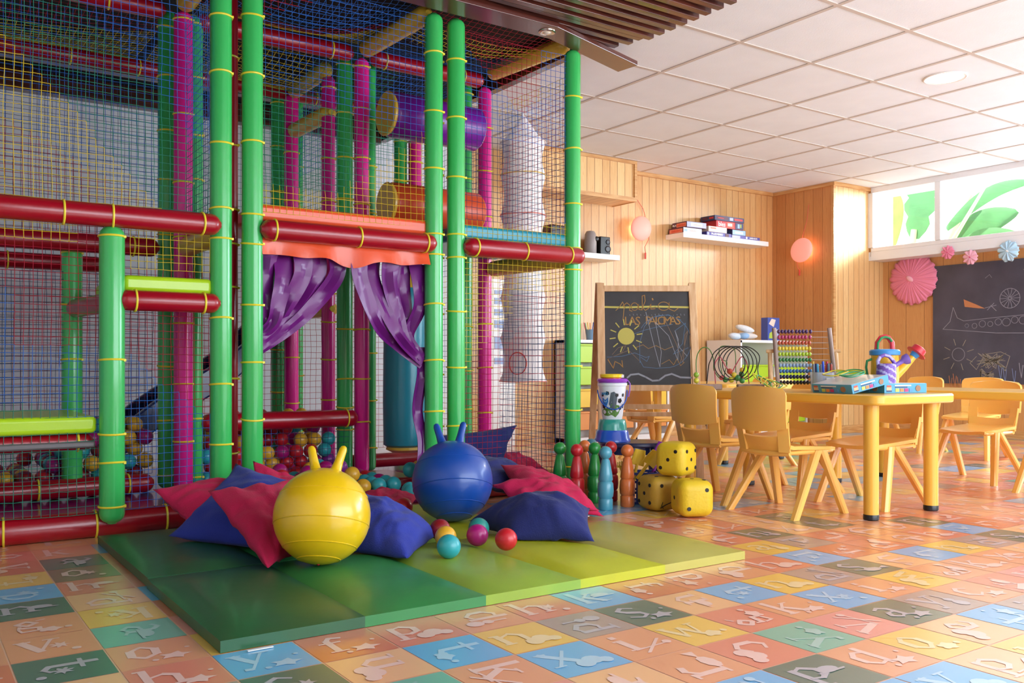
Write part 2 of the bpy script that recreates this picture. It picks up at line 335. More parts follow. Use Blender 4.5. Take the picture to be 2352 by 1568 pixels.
for i in range(-22, 36):
    for j in range(-17, 24):
        x0 = OX + i * CELL; y0 = OY + j * CELL
        if x0 < -1.6 or x0 > 8.25 or y0 < -1.45 or y0 > 6.12: continue
        k = cell_col(i, j); col = srgb(PAL[k]); g = .0022
        fb.add([(x0 + g, y0 + g, 0), (x0 + CELL - g, y0 + g, 0), (x0 + CELL - g, y0 + CELL - g, 0), (x0 + g, y0 + CELL - g, 0)], [(0, 1, 2, 3)], 0, col)
        # print: a letter and a little picture in a paler tone
        pr = srgb('c2bcc6' if k in 'dm' else 'b9dcf0' if k == 'b' else 'a9cfc6' if k == 't' else 'f6dfae' if k == 'y' else 'f8d2c8'); pr = tuple(a * .85 + b * .15 for a, b in zip(pr, col))
        near = y0 < 3.4 and x0 < 5.2
        ii, jj = (i, j)
        key = (ii, jj) if (ii, jj) in GLM else (((ii + 1) % 5) - 1, jj) if jj in (0, 1) else (((ii + 2) % 5) - 2, jj) if jj in (-1, -2) else None
        rnd = random.Random(i * 131 + j * 37 + 3)
        zi = 0; L = GLM.get(key) or rnd.choice(keys); rot = ROTM.get(key, rnd.choice((0, 0, 1, 3)))
        def tp(x, y):
            for _ in range(rot): x, y = 1 - y, x
            return (x0 + (.04 + .92 * x) * CELL, y0 + (.04 + .92 * y) * CELL, .0004 + zi * .00009)
        for (a, b, c, d, wd) in GL[L]:
            sc = .80; a, b, c, d, wd = a * sc + .0, b * sc + .18, c * sc + .0, d * sc + .18, wd * sc * 1.05; zi += 1
            dx, dy = c - a, d - b; ln = math.hypot(dx, dy); dx /= ln; dy /= ln; nx, ny = -dy * wd / 2, dx * wd / 2; ex, ey = dx * wd * .25, dy * wd * .25
            q = [tp(a - ex - nx, b - ey - ny), tp(c + ex - nx, d + ey - ny), tp(c + ex + nx, d + ey + ny), tp(a - ex + nx, b - ey + ny)]
            fb.add(q, [(0, 1, 2, 3)], 0, pr)
        if near or (i + j) % 2:
            kd = rnd.randrange(8)
            for poly in icon(kd):
                zi += 1; pts = [tp(.16 + x * .86, y * .86) for x, y in poly]
                fb.add(pts, [tuple(range(len(pts)))], 0, pr)
M_FLOOR = vcol_mat('printed_vinyl_floor', .30, coat=1.0, coat_rough=.30, bump=.02, bscale=60)
fl = fb
fl.add([(-1.7, -1.5, -.0006), (8.3, -1.5, -.0006), (8.3, 6.15, -.0006), (-1.7, 6.15, -.0006)], [(0, 1, 2, 3)], 0, srgb('f2b595'))
fl.bb(-1.7, -1.5, -.1, 8.3, 6.2, -.002, 0, srgb('888888'))
struct(fl.build('floor', M_FLOOR, smooth=False))

# ceiling tiles, with T-bar grid
M_CTILE = mat('ceiling_tile', 'eceef2', .8, bump=.08, bscale=120, var=.02)
M_TBAR = mat('ceiling_t_bar', 'cdbfb4', .7)
cb = MB()
cb.bb(3.02, -1.6, CEIL, 8.6, 6.3, CEIL + .05); cb.bb(-1.8, -1.6, CEIL, 3.02, 3.66, CEIL + .05)
struct(cb.build('ceiling', M_CTILE, smooth=False))
tb = MB(); gx0 = 3.775; gy0 = 2.72   # grid phase
for k in range(-9, 9):
    x = gx0 + k * .6
    if -1.7 < x < 8.2:
        y1 = 6.1 if x > 3.02 else 3.66
        tb.bb(x - .012, -1.6, CEIL - .004, x + .012, y1, CEIL + .01)
for k in range(-8, 7):
    y = gy0 + k * .61
    if -1.5 < y < 6.1: tb.bb(-1.7 if y < 3.66 else 3.02, y - .012, CEIL - .0043, 8.2, y + .012, CEIL + .01)
struct(tb.build('ceiling_trim_grid', M_TBAR, smooth=False)); bpy.data.objects['ceiling_trim_grid'].name = 'trim_1'
db = MB(); db.bb(-1.8, 3.66, CEIL, 3.02, 6.3, CEIL + .05)
struct(db.build('ceiling_dark', M_DARKCEIL, smooth=False))

M_PINE_X = plank_mat('pine_boards_back', 'X', 'e4ba80', 'd09455')
M_PINE_Y = plank_mat('pine_boards_side', 'Y', 'd99b5e', 'c07a42', .11, .02)
M_PINE_X2 = plank_mat('pine_boards_return', 'X', 'efc98c', 'dca566', .083)
M_PINE_L = plank_mat('pine_boards_under_window', 'Y', 'dba365', 'c98850', .19, .012)
M_TRIMW = wood_mat('pine_moulding', 'e0b074', 'c98d50', (4, 4, 40), .4, .2)
M_WALLW = mat('white_painted_wall', 'eef0f6', .8, var=.02, vscale=2)
def wall(name, m, *b):
    o = MB().bb(*b).build(name, m, smooth=False); return struct(o)
wall('wall_back_left', M_WALLW, -1.8, YB, 0, 3.6, YB + .12, CEIL + .05)
wall('wall_back', M_PINE_X, 3.6, YB, 0, XP + .1, YB + .12, CEIL + .05)
wall('wall_left', M_WALLW, -1.85, -1.6, 0, -1.7, 6.2, CEIL + .05)
wall('wall_pilaster_side', M_PINE_Y, XP, YP, 0, XP + .1, YB, CEIL)
pl = MB(); pl.bb(XP, YP - .02, 0, XU + .02, YP, CEIL); pl.bb(XU + .02, YP - .02, 0, XL + .02, YP, 1.72); struct(pl.build('wall_return', M_PINE_X2, smooth=False))
pk = MB(); pk.bb(XP + .02, YP, 0, XL + .2, YB + .1, CEIL); struct(pk.build('wall_corner_core', M_WALLW, smooth=False))
wl = MB(); wl.bb(XL, 3.1, 0, XL + .14, YP, 1.68); struct(wl.build('wall_right_lower', M_PINE_L, smooth=False))
# side wall beyond the frame, with a wide window; the wall behind has an added opening sized for fill light
M_PLAS = mat('cream_plaster', 'e9e1d8', .8)
ws = MB(); ws.bb(XL, -1.6, 0, XL + .14, 3.1, .72); ws.bb(XL, 2.7, .72, XL + .14, 3.1, 2.4); ws.bb(XL, -1.6, .72, XL + .14, -.2, 2.4); ws.bb(XL, -.2, 2.3, XL + .14, 2.7, 2.4)
struct(ws.build('wall_right_near', M_PLAS, smooth=False))
wr = MB(); wr.bb(-1.8, -1.6, 0, .9, -1.5, 2.4); wr.bb(6.3, -1.6, 0, 8.4, -1.5, 2.4); wr.bb(.9, -1.6, 2.3, 6.3, -1.5, 2.4); wr.bb(.9, -1.6, 0, 6.3, -1.5, .35)
struct(wr.build('wall_rear', M_PLAS, smooth=False))
# mouldings
t2 = MB(); t2.bb(5.25, YB - .025, CEIL - .035, XP, YB, CEIL); t2.bb(XP - .025, YP - .02, CEIL - .035, XP, YB - .025, CEIL); t2.bb(XP - .02, YP - .045, CEIL - .035, XU, YP - .02, CEIL)
t2.bb(XU - .02, YP - .045, 1.72, XU + .01, YP - .02, CEIL - .035); t2.bb(XU + .01, YP - .045, 1.70, XL, YP - .02, 1.725); t2.bb(XP - .012, YP - .032, 0, XP + .02, YP - .02, CEIL - .035)
struct(t2.build('trim_2', M_TRIMW, smooth=False))
b1 = MB(); b1.bb(3.6, YB - .015, 0, XP, YB, .07); struct(b1.build('baseboard_back', M_TRIMW, smooth=False))
b2 = MB(); b2.bb(XP - .015, YP - .035, 0, XP, YB - .015, .07); b2.bb(XP, YP - .035, 0, XL, YP - .02, .07); struct(b2.build('baseboard_corner', M_TRIMW, smooth=False))
b3 = MB(); b3.bb(XL - .015, -1.5, 0, XL, YP - .035, .07); struct(b3.build('baseboard_right', M_TRIMW, smooth=False))

# window band: frame proud of the lower wall
M_FRAME = mat('white_aluminium_frame', 'eef0f4', .35)
M_GLASS = mat('window_glass', 'ffffff', .02, trans=1, spec=.5)
_nt = M_GLASS.node_tree; _b = _nt.nodes['Principled BSDF']; _tr = _nt.nodes.new('ShaderNodeBsdfTransparent'); _gl = _nt.nodes.new('ShaderNodeBsdfGlossy'); _gl.inputs['Roughness'].default_value = .02
_mx = _nt.nodes.new('ShaderNodeMixShader'); _mx.inputs[0].default_value = .05
_nt.links.new(_tr.outputs[0], _mx.inputs[1]); _nt.links.new(_gl.outputs[0], _mx.inputs[2]); _nt.links.new(_mx.outputs[0], _nt.nodes['Material Output'].inputs[0])
wn = bpy.data.objects.new('window_1', None); C.objects.link(wn); wn.location = (XU, 4.3, 1.76); struct(wn)
f = MB(); y0, y1 = 3.14, YP - .02
f.bb(XU - .02, y0, 1.765, XU + .10, y1, 1.805); f.bb(XU - .02, y0, 2.345, XU + .10, y1, CEIL)
for y in (y1 - .025, 4.66, y0 + .02): f.bb(XU - .03, y - .025, 1.805, XU + .07, y + .03, 2.345)
f.build('window_frame', M_FRAME, wn, world=True, bevel=.004)
f = MB(); f.bb(XU + .03, 4.69, 1.805, XU + .036, y1 - .03, 2.345); f.build('pane', M_GLASS, wn, world=True, smooth=False)
f = MB(); f.bb(XU + .03, y0 + .05, 1.805, XU + .036, 4.635, 2.345); f.build('pane', M_GLASS, wn, world=True, smooth=False)
f = MB(); f.bb(XU - .02, y0, 1.68, XL + .3, y1, 1.765); f.build('window_sill', M_FRAME, wn, world=True, smooth=False)
wn2 = bpy.data.objects.new('window_2', None); C.objects.link(wn2); wn2.location = (XL, 1.25, .72); struct(wn2)
f = MB()
for z in (.72, 2.26): f.bb(XL - .01, -.2, z, XL + .08, 2.7, z + .04)
for y in (-.2, .75, 1.7, 2.66): f.bb(XL - .01, y, .76, XL + .08, y + .04, 2.26)
f.build('window_frame', M_FRAME, wn2, world=True, smooth=False)
wn3 = bpy.data.objects.new('rear_fill_opening', None); C.objects.link(wn3); wn3.location = (3.6, -1.5, .35); struct(wn3)  # unseen glazed opening, added to let fill light in from behind
f = MB()
for x in (.9, 2.24, 3.58, 4.92, 6.25): f.bb(x, -1.58, .35, x + .05, -1.5, 2.3)
f.bb(.9, -1.58, 2.25, 6.3, -1.5, 2.3); f.build('rear_opening_frame', M_FRAME, wn3, world=True, smooth=False)

# outside: whitewashed garden wall, ground, banana plant, palm
wall('wall_exterior', mat('whitewashed_garden_wall', 'f4f4f2', .9, bump=.5, bscale=30, var=.03, vscale=8), 9.7, -1, 1.0, 9.85, 9, 2.95)
wall('ground_outside', mat('planting_bed_soil', '9a8f80', .9), XL + .34, -1.6, 1.0, 9.7, 9, 1.06)
M_LEAF = mat('banana_leaf', '4a8450', .4, sss=.0, var=.12, vscale=9); M_LEAF2 = mat('banana_leaf_pale', '7fa84a', .4, var=.1, vscale=9); M_STALK = mat('banana_stalk', 'b8cf96', .5)
def leaf(mb, base, tip, width, droop=.15, n=12, split=0, mi=0):
    base = Vector(base); tip = Vector(tip); d = tip - base; side = d.cross(Vector((1, 0, .15))).normalized()
    vs = []; fs = []
    for k in range(n + 1):
        t = k / n; p = base + d * t + Vector((0, 0, droop * math.sin(math.pi * t) - droop * t * t)); wd = width * math.sin(math.pi * min(1, t * .93 + .05)) ** .6
        if split and k % 3 == 0: wd *= .72
        nn = Vector((.25, 0, 0)) * wd * .4
        vs += [p - side * wd / 2 + nn, p, p + side * wd / 2 + nn, p - side * wd / 2 + nn + Vector((.004, 0, 0)), p + Vector((.006, 0, 0)), p + side * wd / 2 + nn + Vector((.004, 0, 0))]
    for k in range(n):
        a = 6 * k; b = a + 6
        fs += [(a, a + 1, b + 1, b), (a + 1, a + 2, b + 2, b + 1), (a + 3, b + 3, b + 4, a + 4), (a + 4, b + 4, b + 5, a + 5)]
    mb.add(vs, fs, mi)
bp_ = thing('banana_plant', 'broad-leaved banana plant outside the high window, against the white garden wall', 'plant', (9.0, 5.6, 1.06))
m_ = MB(); m_.tube([(9.0, 5.65, 1.0), (9.0, 5.6, 1.6), (9.02, 5.55, 2.1)], [.06, .05, .03], 10); m_.tube([(9.08, 5.5, 1.0), (9.1, 5.3, 1.8), (9.15, 5.0, 2.4)], [.045, .035, .02], 10); m_.tube([(9.0, 5.45, 1.05), (8.95, 5.2, 1.75), (8.9, 4.7, 2.45)], [.04, .025, .012], 10)
m_.build('stem', M_STALK, bp_, world=True)
for (b_, t_, wd, mm, sp) in [((9.0, 5.95, 1.75), (9.05, 5.88, 2.7), .42, M_LEAF2, 0), ((9.02, 5.55, 2.0), (9.1, 5.45, 2.85), .4, M_LEAF, 1), ((9.1, 5.35, 1.7), (9.3, 4.62, 2.3), .3, M_LEAF, 0), ((8.95, 5.15, 2.05), (9.2, 4.4, 2.55), .14, M_LEAF, 0),
                         ((9.05, 5.3, 1.55), (9.2, 4.55, 2.05), .3, M_LEAF, 0), ((9.0, 5.9, 1.9), (9.0, 5.6, 1.35), .22, M_LEAF2, 0), ((9.1, 5.45, 1.5), (9.0, 5.1, 2.0), .16, M_LEAF, 1)]:
    q = MB(); leaf(q, b_, t_, wd, .1, 14, sp); q.build('leaf', mm, bp_, world=True)
pf = thing('palm_frond', 'palm frond hanging into the top of the right-hand window pane', 'plant', (9.3, 3.6, 2.85)); q = MB(); q2 = MB()
q.tube([(9.35, 3.2, 3.1), (9.35, 3.7, 3.0), (9.35, 4.25, 2.62)], [.012, .01, .005], 6)
for k in range(16):
    t = k / 15; p = Vector((9.35, 3.2 + 1.05 * t, 3.1 - .48 * t * t)); 
    for s_ in (-1, 1):
        e = p + Vector((.05 * s_, .12 + .06 * s_, -.32 + .1 * t)); q2.add([p, p + Vector((0, .012, 0)), e, p + Vector((0, -.012, 0)), p + Vector((.004, 0, 0)), e + Vector((.003, 0, 0))], [(0, 1, 2), (0, 2, 3), (4, 5, 1), (4, 3, 5)])
q.build('stem', M_STALK, pf, world=True); q2.build('leaflets', M_LEAF, pf, world=True)
# ------------------------------------------------------------------ indoor playground frame
YF = 3.72; Y2 = 4.40; Y3 = 5.32
pg = thing('playground_frame', 'tall netted indoor play frame with green, pink and red padded poles beside the white wall', 'playground', (1.6, 4.5, 0))
tie_count = 0
def tie_ring(parent, c, axis, r, th=.0042, label=None, mb=None):
    global tie_count
    c = Vector(c); ax = Vector(axis).normalized(); a = ax.cross(Vector((0, 0, 1)) if abs(ax.z) < .9 else Vector((1, 0, 0))).normalized(); b = ax.cross(a)
    k0 = random.random() * .02 - .01
    pts = [c + (a * math.cos(t) + b * math.sin(t)) * (r + .0015) + ax * (k0 * math.cos(t) * .5) for t in [2 * math.pi * k / 24 for k in range(24)]]
    m = mb or MB(); m.tube(pts, th, 6, 0, closed=True)
    hd = c + (a * math.cos(-2.2) + b * math.sin(-2.2)) * (r + .004); m.box(hd, (.009, .009, .009))
    if mb is None:
        tie_count += 1; return m.build('cable_tie', M_TIE, parent, world=True)
def post(x, y, z0, z1, mt, ties=None, r=.043, each=True, lab=None):
    m = MB(); m.pad((x, y, z0), (x, y, z1), r, 24)
    p = m.build('post', mt, pg, world=True)
    if lab: p['label'] = lab
    if ties is None:
        ties = []; z = z0 + .12 + random.random() * .1
        while z < z1 - .06: ties.append(z); z += .24 + random.random() * .12
    if each:
        for z in ties: tie_ring(p, (x, y, z), (0, 0, 1), r)
    else:
        m = MB()
        for z in ties: tie_ring(p, (x, y, z), (0, 0, 1), r, mb=m)
        if ties: t = m.build('cable_tie', M_TIE, p, world=True); t['kind'] = 'stuff'
    return p
def beam(p0, p1, mt, ties=(), r=.043, each=True, name='crossbeam', lab=None):
    p0 = Vector(p0); p1 = Vector(p1); m = MB(); m.pad(p0, p1, r, 24, e=r * .9)
    o = m.build(name, mt, pg, world=True)
    if lab: o['label'] = lab
    m = MB()
    for t in ties:
        if each: tie_ring(o, p0.lerp(p1, t), p1 - p0, r)
        else: tie_ring(o, p0.lerp(p1, t), p1 - p0, r, mb=m)
    if ties and not each: k = m.build('cable_tie', M_TIE, o, world=True); k['kind'] = 'stuff'
    return o
def zt(ys, t): return [EYE + (836 - y) * t / 2075 for y in ys]
TOP = 2.33
# front row
post(.685, YF - .03, .055, 1.185, M_GREEN, zt((545, 827, 995, 1061, 1160), 3.45), .0455, lab='short green post at the low deck')
post(1.105, YF, .02, TOP, M_GREEN, zt((37, 167, 329, 480, 548, 731, 883, 1020), 3.68))
post(1.235, YF, .02, TOP, M_GREEN, zt((35, 172, 326, 492, 559, 700, 832, 963), 3.75))
post(1.175, YF + .12, .02, TOP, M_RED, zt((129, 329, 480, 560, 660, 870, 1040), 3.8), .036, each=False, lab='dark red post between the two green ones')
post(2.10, YF, .02, TOP - .02, M_GREEN, zt((127, 260, 390, 540, 586, 700, 828, 944), 4.27))
post(2.222, YF, .02, TOP - .02, M_GREEN, zt((37, 153, 283, 416, 545, 597, 717, 843, 975), 4.4))
post(2.175, YF + .12, .02, TOP - .03, M_PINK, zt((135, 277, 398, 530, 590, 720, 860, 980), 4.35), .036, each=False)
post(2.93, YF, .0, TOP - .03, M_GREEN, zt((225, 345, 470, 573, 620, 720, 840, 940, 1070), 4.73))
post(3.005, YF + .10, .0, TOP - .03, M_PINK, zt((180, 340, 620, 850, 990), 4.8), .034, each=False)
post(-.02, YF, .02, TOP, M_GREEN, each=False)
# second row
post(.66, Y2 + .05, .085, 1.19, M_GREEN, zt((583, 700, 826, 980, 1100), 4.07), each=False)
post(1.07, Y2 + .05, .07, TOP, M_GREEN, zt((65, 180, 303, 415, 540, 596, 840, 965, 1090), 4.28), each=False)
post(1.20, Y2 + .05, .07, TOP, M_GREEN, zt((67, 187, 317, 420, 545, 960, 1092), 4.4), .034, each=False)
post(1.115, Y2 - .06, .07, TOP - .03, M_PINK, zt((42, 260, 418, 545, 742, 882, 1014), 4.18), .043, each=False)
post(2.03, Y2 + .18, .07, TOP, M_GREEN, zt((146, 258, 361, 456, 755, 871, 935, 986), 4.9), each=False)
post(2.075, Y2 + .06, .07, TOP - .03, M_PINK, zt((140, 238, 355, 463, 756, 870, 972), 4.75), .040, each=False)
post(2.17, Y2 + .16, .07, TOP, M_GREEN, each=False, r=.034)
post(2.86, Y2 + .06, .05, TOP - .05, M_PINK, zt((285, 385, 493, 742, 845, 950), 5.2), .040, each=False)
post(2.81, Y2 + .2, .05, TOP, M_GREEN, zt((208, 290, 405, 480, 750, 850, 940), 5.3), each=False)
post(2.02, 4.78, .07, 2.28, M_PINK, zt((206, 367, 465, 675, 739, 825, 917), 5.1), .038, each=False)
# third row
post(1.96, Y3 + .1, .06, TOP, M_GREEN, each=False); post(2.0, Y3 - .02, .06, TOP - .03, M_PINK, each=False); post(2.07, Y3 + .06, .06, TOP, M_GREEN, each=False, r=.034)
post(2.78, Y3 + .05, .06, TOP, M_GREEN, each=False); post(2.86, Y3, .06, TOP, M_PINK, each=False)
# long red rails along the front and behind
ZB = 1.22
beam((-.6, YF - .045, ZB), (1.09, YF - .045, ZB), M_RED, (.34, .535, .66, .76, .955))
beam((1.255, YF - .045, ZB), (2.085, YF - .045, ZB), M_RED, (.07, .53, .93))
beam((2.24, YF - .045, ZB), (2.965, YF - .045, ZB), M_RED, (.08, .48, .86))
beam((.70, YF - .035, .905), (1.09, YF - .035, .905), M_RED, (.17, .83), .040)
beam((.72, YF - .02, .905), (.66, Y2, .905), M_RED, (), .040)
beam((-.6, YF + .03, .05), (1.06, YF + .03, .05), M_RED, (.39, .56, .745, .9), .05, name='base_beam')
beam((2.25, YF + .03, .05), (2.9, YF + .03, .05), M_RED, (.2, .6), .045, name='base_beam')
beam((-.6, YF + .03, .365), (.63, YF + .03, .365), M_RED, (.72, .955), .032)
m = MB(); m.bb(-.6, YF - .02, .345, .63, YF + .01, .37); m.build('steel_pipe', mat('bare_grey_pipe', '6f6a6c', .5, metal=.3), pg, world=True, bevel=.008)
beam((-.6, Y2, ZB - .02), (1.02, Y2, ZB - .02), M_RED, (.5, .93), each=False); beam((-.6, Y3, ZB - .02), (.95, Y3, ZB - .02), M_RED, (.3, .5, .7), each=False)
beam((-.6, Y2, 2.31), (1.05, Y2, 2.31), M_RED, (.3, .85), each=False); beam((1.2, Y2 + .05, 2.31), (2.02, Y2 + .05, 2.31), M_RED, (.15, .85), each=False)
beam((2.12, Y2 + .05, 2.31), (2.84, Y2 + .05, 2.31), M_RED, (.12, .8), each=False); beam((-.6, Y3, 2.31), (2.85, Y3, 2.31), M_RED, (.2, .4, .5, .53, .8), each=False)
beam((-.6, Y2 + .02, .11), (1.0, Y2 + .02, .11), M_RED, (.3, .55, .7, .93), each=False)
beam((1.22, Y2 + .04, .375), (2.04, Y2 + .04, .375), M_RED, (.16, .92), .045, each=False)
beam((2.1, Y2 + .3, .11), (2.9, Y2 + .3, .11), M_RED, (), .04, each=False)
m = MB(); m.bb(2.0, 3.95, .06, 2.16, 4.32, .105); m.build('floor_pad', M_RED, pg, world=True, bevel=.012)
# yellow depth beams
for (a, b, z) in [((1.11, YF + .06), (1.115, Y2 - .07), 2.33), ((2.1, YF + .05), (2.07, Y2 + .02), 2.33), ((2.94, YF + .05), (2.87, Y2 + .02), 2.352), ((2.0, 4.74), (2.0, Y3 - .04), 2.31),
                  ((1.12, YF + .06), (1.12, Y2 - .07), 1.20), ((2.93, YF + .05), (2.87, Y2 + .02), 1.213), ((2.02, 4.74), (2.0, Y3 - .04), 2.07), ((2.03, 4.74), (2.0, Y3 - .04), .97), ((2.8, Y2 + .25), (2.8, Y3), 2.24)]:
    beam((a[0], a[1], z), (b[0], b[1], z), M_YEL, (), .045)
beam((2.93, YF + .1, .05), (2.9, Y2, .05), M_YEL, (), .045)
# decks
def deck(x0, y0, x1, y1, z0, z1, mt, lab=None):
    m = MB(); m.bb(x0, y0, z0, x1, y1, z1); o = m.build('deck_pad', mt, pg, world=True, bevel=.018, bseg=3)
    if lab: o['label'] = lab
deck(1.26, YF + .0, 2.07, Y2 - .05, ZB + .045, ZB + .115, M_ORANGE, 'orange deck pad')
deck(2.25, YF + .0, 2.9, Y2 - .0, ZB + .045, ZB + .115, M_TEAL, 'teal deck pad')
deck(.73, YF - .01, 1.07, Y2 - .1, .94, 1.005, M_LIME, 'lime green upper step pad')
deck(-.6, YF - .02, .635, Y2 - .05, .40, .465, M_LIME, 'lime green low deck pad')
m = MB(); m.bb(-.6, YF + .08, .0, 3.0, 5.5, .055); m.build('floor_pad', M_MAGFLOOR, pg, world=True, bevel=.01)
# rollers
def roller(z, r, mt, y=4.14):
    m = MB(); m.tube([(2.075, y, z), (2.09, y, z), (2.6, y + .02, z), (2.615, y + .02, z)], [r * .9, r, r, r * .9], 28); o = m.build('roller', mt, pg, world=True)
    m = MB(); m.tube([(2.055, y, z), (2.06, y, z), (2.08, y, z)], [r * .93, r * .98, r * .9], 24); m.build('end_cap', M_YEL, o, world=True)
roller(1.93, .115, M_VIOLET); roller(1.475, .11, M_ORANGE)
# slide
m = MB(); P = []
for k in range(15):
    t = k / 14; x = .95 + 1.25 * t; z = .16 + 1.0 * (t ** 1.15) + .03 * math.sin(t * 9)
    P.append((x, z))
def strip(yv, w, h, off=0):
    vs = []; fs = []
    for (x, z) in P: vs += [(x, yv, z + off), (x, yv + w, z + off), (x, yv + w, z + h + off), (x, yv, z + h + off)]
    for k in range(len(P) - 1):
        a = 4 * k; b = a + 4
        for q in range(4): fs.append((a + q, a + (q + 1) % 4, b + (q + 1) % 4, b + q))
    fs += [(0, 3, 2, 1), (4 * len(P) - 4, 4 * len(P) - 3, 4 * len(P) - 2, 4 * len(P) - 1)]
    m.add(vs, fs)
strip(5.0, .05, .16); strip(5.05, .36, .03); strip(5.41, .05, .16)
m.build('slide', M_NAVY, pg, world=True, smooth=False, bevel=.01)['label'] = 'navy slide'

# nets -------------------------------------------------------------
def net(o, ux, uy, W, Hh, colf, cell=.03, r=.0013, sag=None, name='safety_net', mask=None, wob=.0022, lab=None):
    """square-mesh cord net: o corner, ux / uy unit directions, cord colour from colf(u, v, vertical)"""
    o = Vector(o); ux = Vector(ux); uy = Vector(uy); nz = ux.cross(uy).normalized(); m = MB(); keys = 'bygrn'
    nx = int(W / cell); ny = int(Hh / cell); sd = random.random() * 100
    def P(i, j):
        u = i * cell; v = j * cell
        du = noise.noise((i * .9 + sd, j * .7, 1)) * wob + noise.noise((u * 2.2, v * 2.2, sd)) * .008; dv = noise.noise((i * .8, j * .9 + sd, 7)) * wob + noise.noise((u * 2.2, v * 2.2, sd + 9)) * .008
        s = sag(u / W, v / Hh) if sag else 0
        dn = s + noise.noise((u * 3, v * 3, sd)) * .006
        return o + ux * (u + du) + uy * (v + dv) + nz * dn
    G = [[P(i, j) for j in range(ny + 1)] for i in range(nx + 1)]
    def run(pts, cols, side):
        # three-sided cord, broken where the colour changes or a cell is masked
        i = 0
        while i < len(cols):
            if cols[i] is None: i += 1; continue
            k = i
            while k < len(cols) and cols[k] == cols[i]: k += 1
            seg = pts[i:k + 1]; base = len(m.v); mi = keys.index(cols[i])
            a = nz; b = side
            for p in seg:
                for q in range(3):
                    t = q * 2.0944; v = p + (a * math.cos(t) + b * math.sin(t)) * r; m.v.append((v.x, v.y, v.z))
            for s_ in range(len(seg) - 1):
                for q in range(3):
                    A = base + s_ * 3 + q; B = base + s_ * 3 + (q + 1) % 3
                    m.f.append((A, B, B + 3, A + 3)); m.m.append(mi); m.c.append(None)
            i = k
    for i in range(nx + 1): run(G[i], [(None if mask and not mask(i * cell, j * cell) else colf(i * cell, j * cell, True)) for j in range(ny)], ux)
    for j in range(ny + 1): run([G[i][j] for i in range(nx + 1)], [(None if mask and not mask(i * cell, j * cell) else colf(i * cell, j * cell, False)) for i in range(nx)], uy)
    ob = m.build(name, [NETC[k] for k in keys], pg, world=True, smooth=False)
    if lab: ob['label'] = lab
    return ob
def stair(v, st=.03): return math.floor(v / st) * st
# front net, tall left bay (u=0 at X=-.6)
def c_front_left(u, v, vert):
    X = u - .6; z = v + 1.27; s = z + 1.07 * (X - .33)
    return 'y' if s < 1.83 else 'g' if s < 2.27 else 'b' if s < 2.9 else 'r'
net((-.6, YF - .01, 1.27), (1, 0, 0), (0, 0, 1), 1.67, 1.02, c_front_left)
def c_low_left(u, v, vert):
    X = u - .6; z = v + .1
    if z > .93: return 'y' if X > .72 or (X < .55 and z > 1.1) else 'r'
    if z > .72 and X > .35: return 'r'
    if X > .7: return 'r' if z + (X - .7) * .9 > .78 else 'b'
    return 'g' if z < .5 + (.2 if X < .2 else 0) - max(0, X - .45) * .6 else 'b'
net((-.6, YF - .01, .1), (1, 0, 0), (0, 0, 1), 1.27, 1.11, c_low_left, mask=lambda u, v: True)
net((.7, YF + .0, .1), (1, 0, 0), (0, 0, 1), .38, 1.09, lambda u, v, q: 'y' if v > .9 and u > .05 else 'r' if v + u * .8 > .62 else 'b')
# front net over the doorway
def c_mid(u, v, vert):
    s = v + 1.3; d = s - 1.27
    if v > .72 + .5 * u + .1: return 'r'
    if v < .10 + .75 * max(0, u - .35): return 'y'
    return 'b' if v > .52 - .1 * u else 'g'
net((1.26, YF + .0, 1.30), (1, 0, 0), (0, 0, 1), .82, .99, c_mid)
def c_right(u, v, vert):
    z = v + .1
    if z < 1.15:
        if z > 1.02: return 'y'
        if u < .3 and z > .62 + u: return 'y'
        if u < .22: return 'r'
        return 'n' if vert or (int(v / .03) + int(u / .3)) % 3 else 'r'
    if z < 1.36 + .25 * max(0, u - .45): return 'y' if u < .55 or z < 1.38 else 'b'
    if z > 1.72 + .9 * (.55 - u) * 1.0 and u < .45: return 'r' if z > 1.6 + .9 * u else 'b'
    return 'b' if z > 1.75 else 'n'
net((2.25, YF + .0, .1), (1, 0, 0), (0, 0, 1), .66, 2.17, c_right)
# side nets and dividers
net((2.94, YF + .06, .1), (0, 1, 0), (0, 0, 1), .64, 2.1, lambda u, v, q: ('y' if v > 2.0 else 'r' if v > 1.25 and v < 1.25 + 1.2 * (1 - u) else 'n') if v > 1.1 else ('r' if (v + u) % .5 < .2 else 'n'), cell=.032)
net((2.93, Y2 + .1, .1), (0, 1, 0), (0, 0, 1), .88, 2.1, lambda u, v, q: 'y' if v < .35 or .9 < v < 1.1 else 'n', cell=.034)
net((2.06, Y2 + .16, 1.3), (0, 1, 0), (0, 0, 1), .9, .95, lambda u, v, q: 'g' if v < .5 else 'b', cell=.034)
net((1.12, YF + .08, 1.25), (0, 1, 0), (0, 0, 1), .6, 1.0, lambda u, v, q: 'b' if v > .4 else 'n', cell=.033)
# behind the first bays and at the very back
net((-.6, Y2, 1.25), (1, 0, 0), (0, 0, 1), 1.62, 1.0, lambda u, v, q: 'r' if v < 1.0 - .55 * u else 'b', cell=.033)
net((-.6, Y3 + .02, .12), (1, 0, 0), (0, 0, 1), 3.5, 2.1, lambda u, v, q: ('n' if v > .95 else 'r' if u > 1.1 else 'n') if u < 2.2 else ('y' if 1.15 < v < 1.6 and u > 2.6 else 'r' if v < 1 else 'g'), cell=.036)
net((-.6, Y2 + .03, .15), (1, 0, 0), (0, 0, 1), 1.62, .95, lambda u, v, q: 'n', cell=.034)
net((1.24, Y2 + .03, .1), (1, 0, 0), (0, 0, 1), .76, .25, lambda u, v, q: 'b' if u < .35 else 'n', cell=.03)
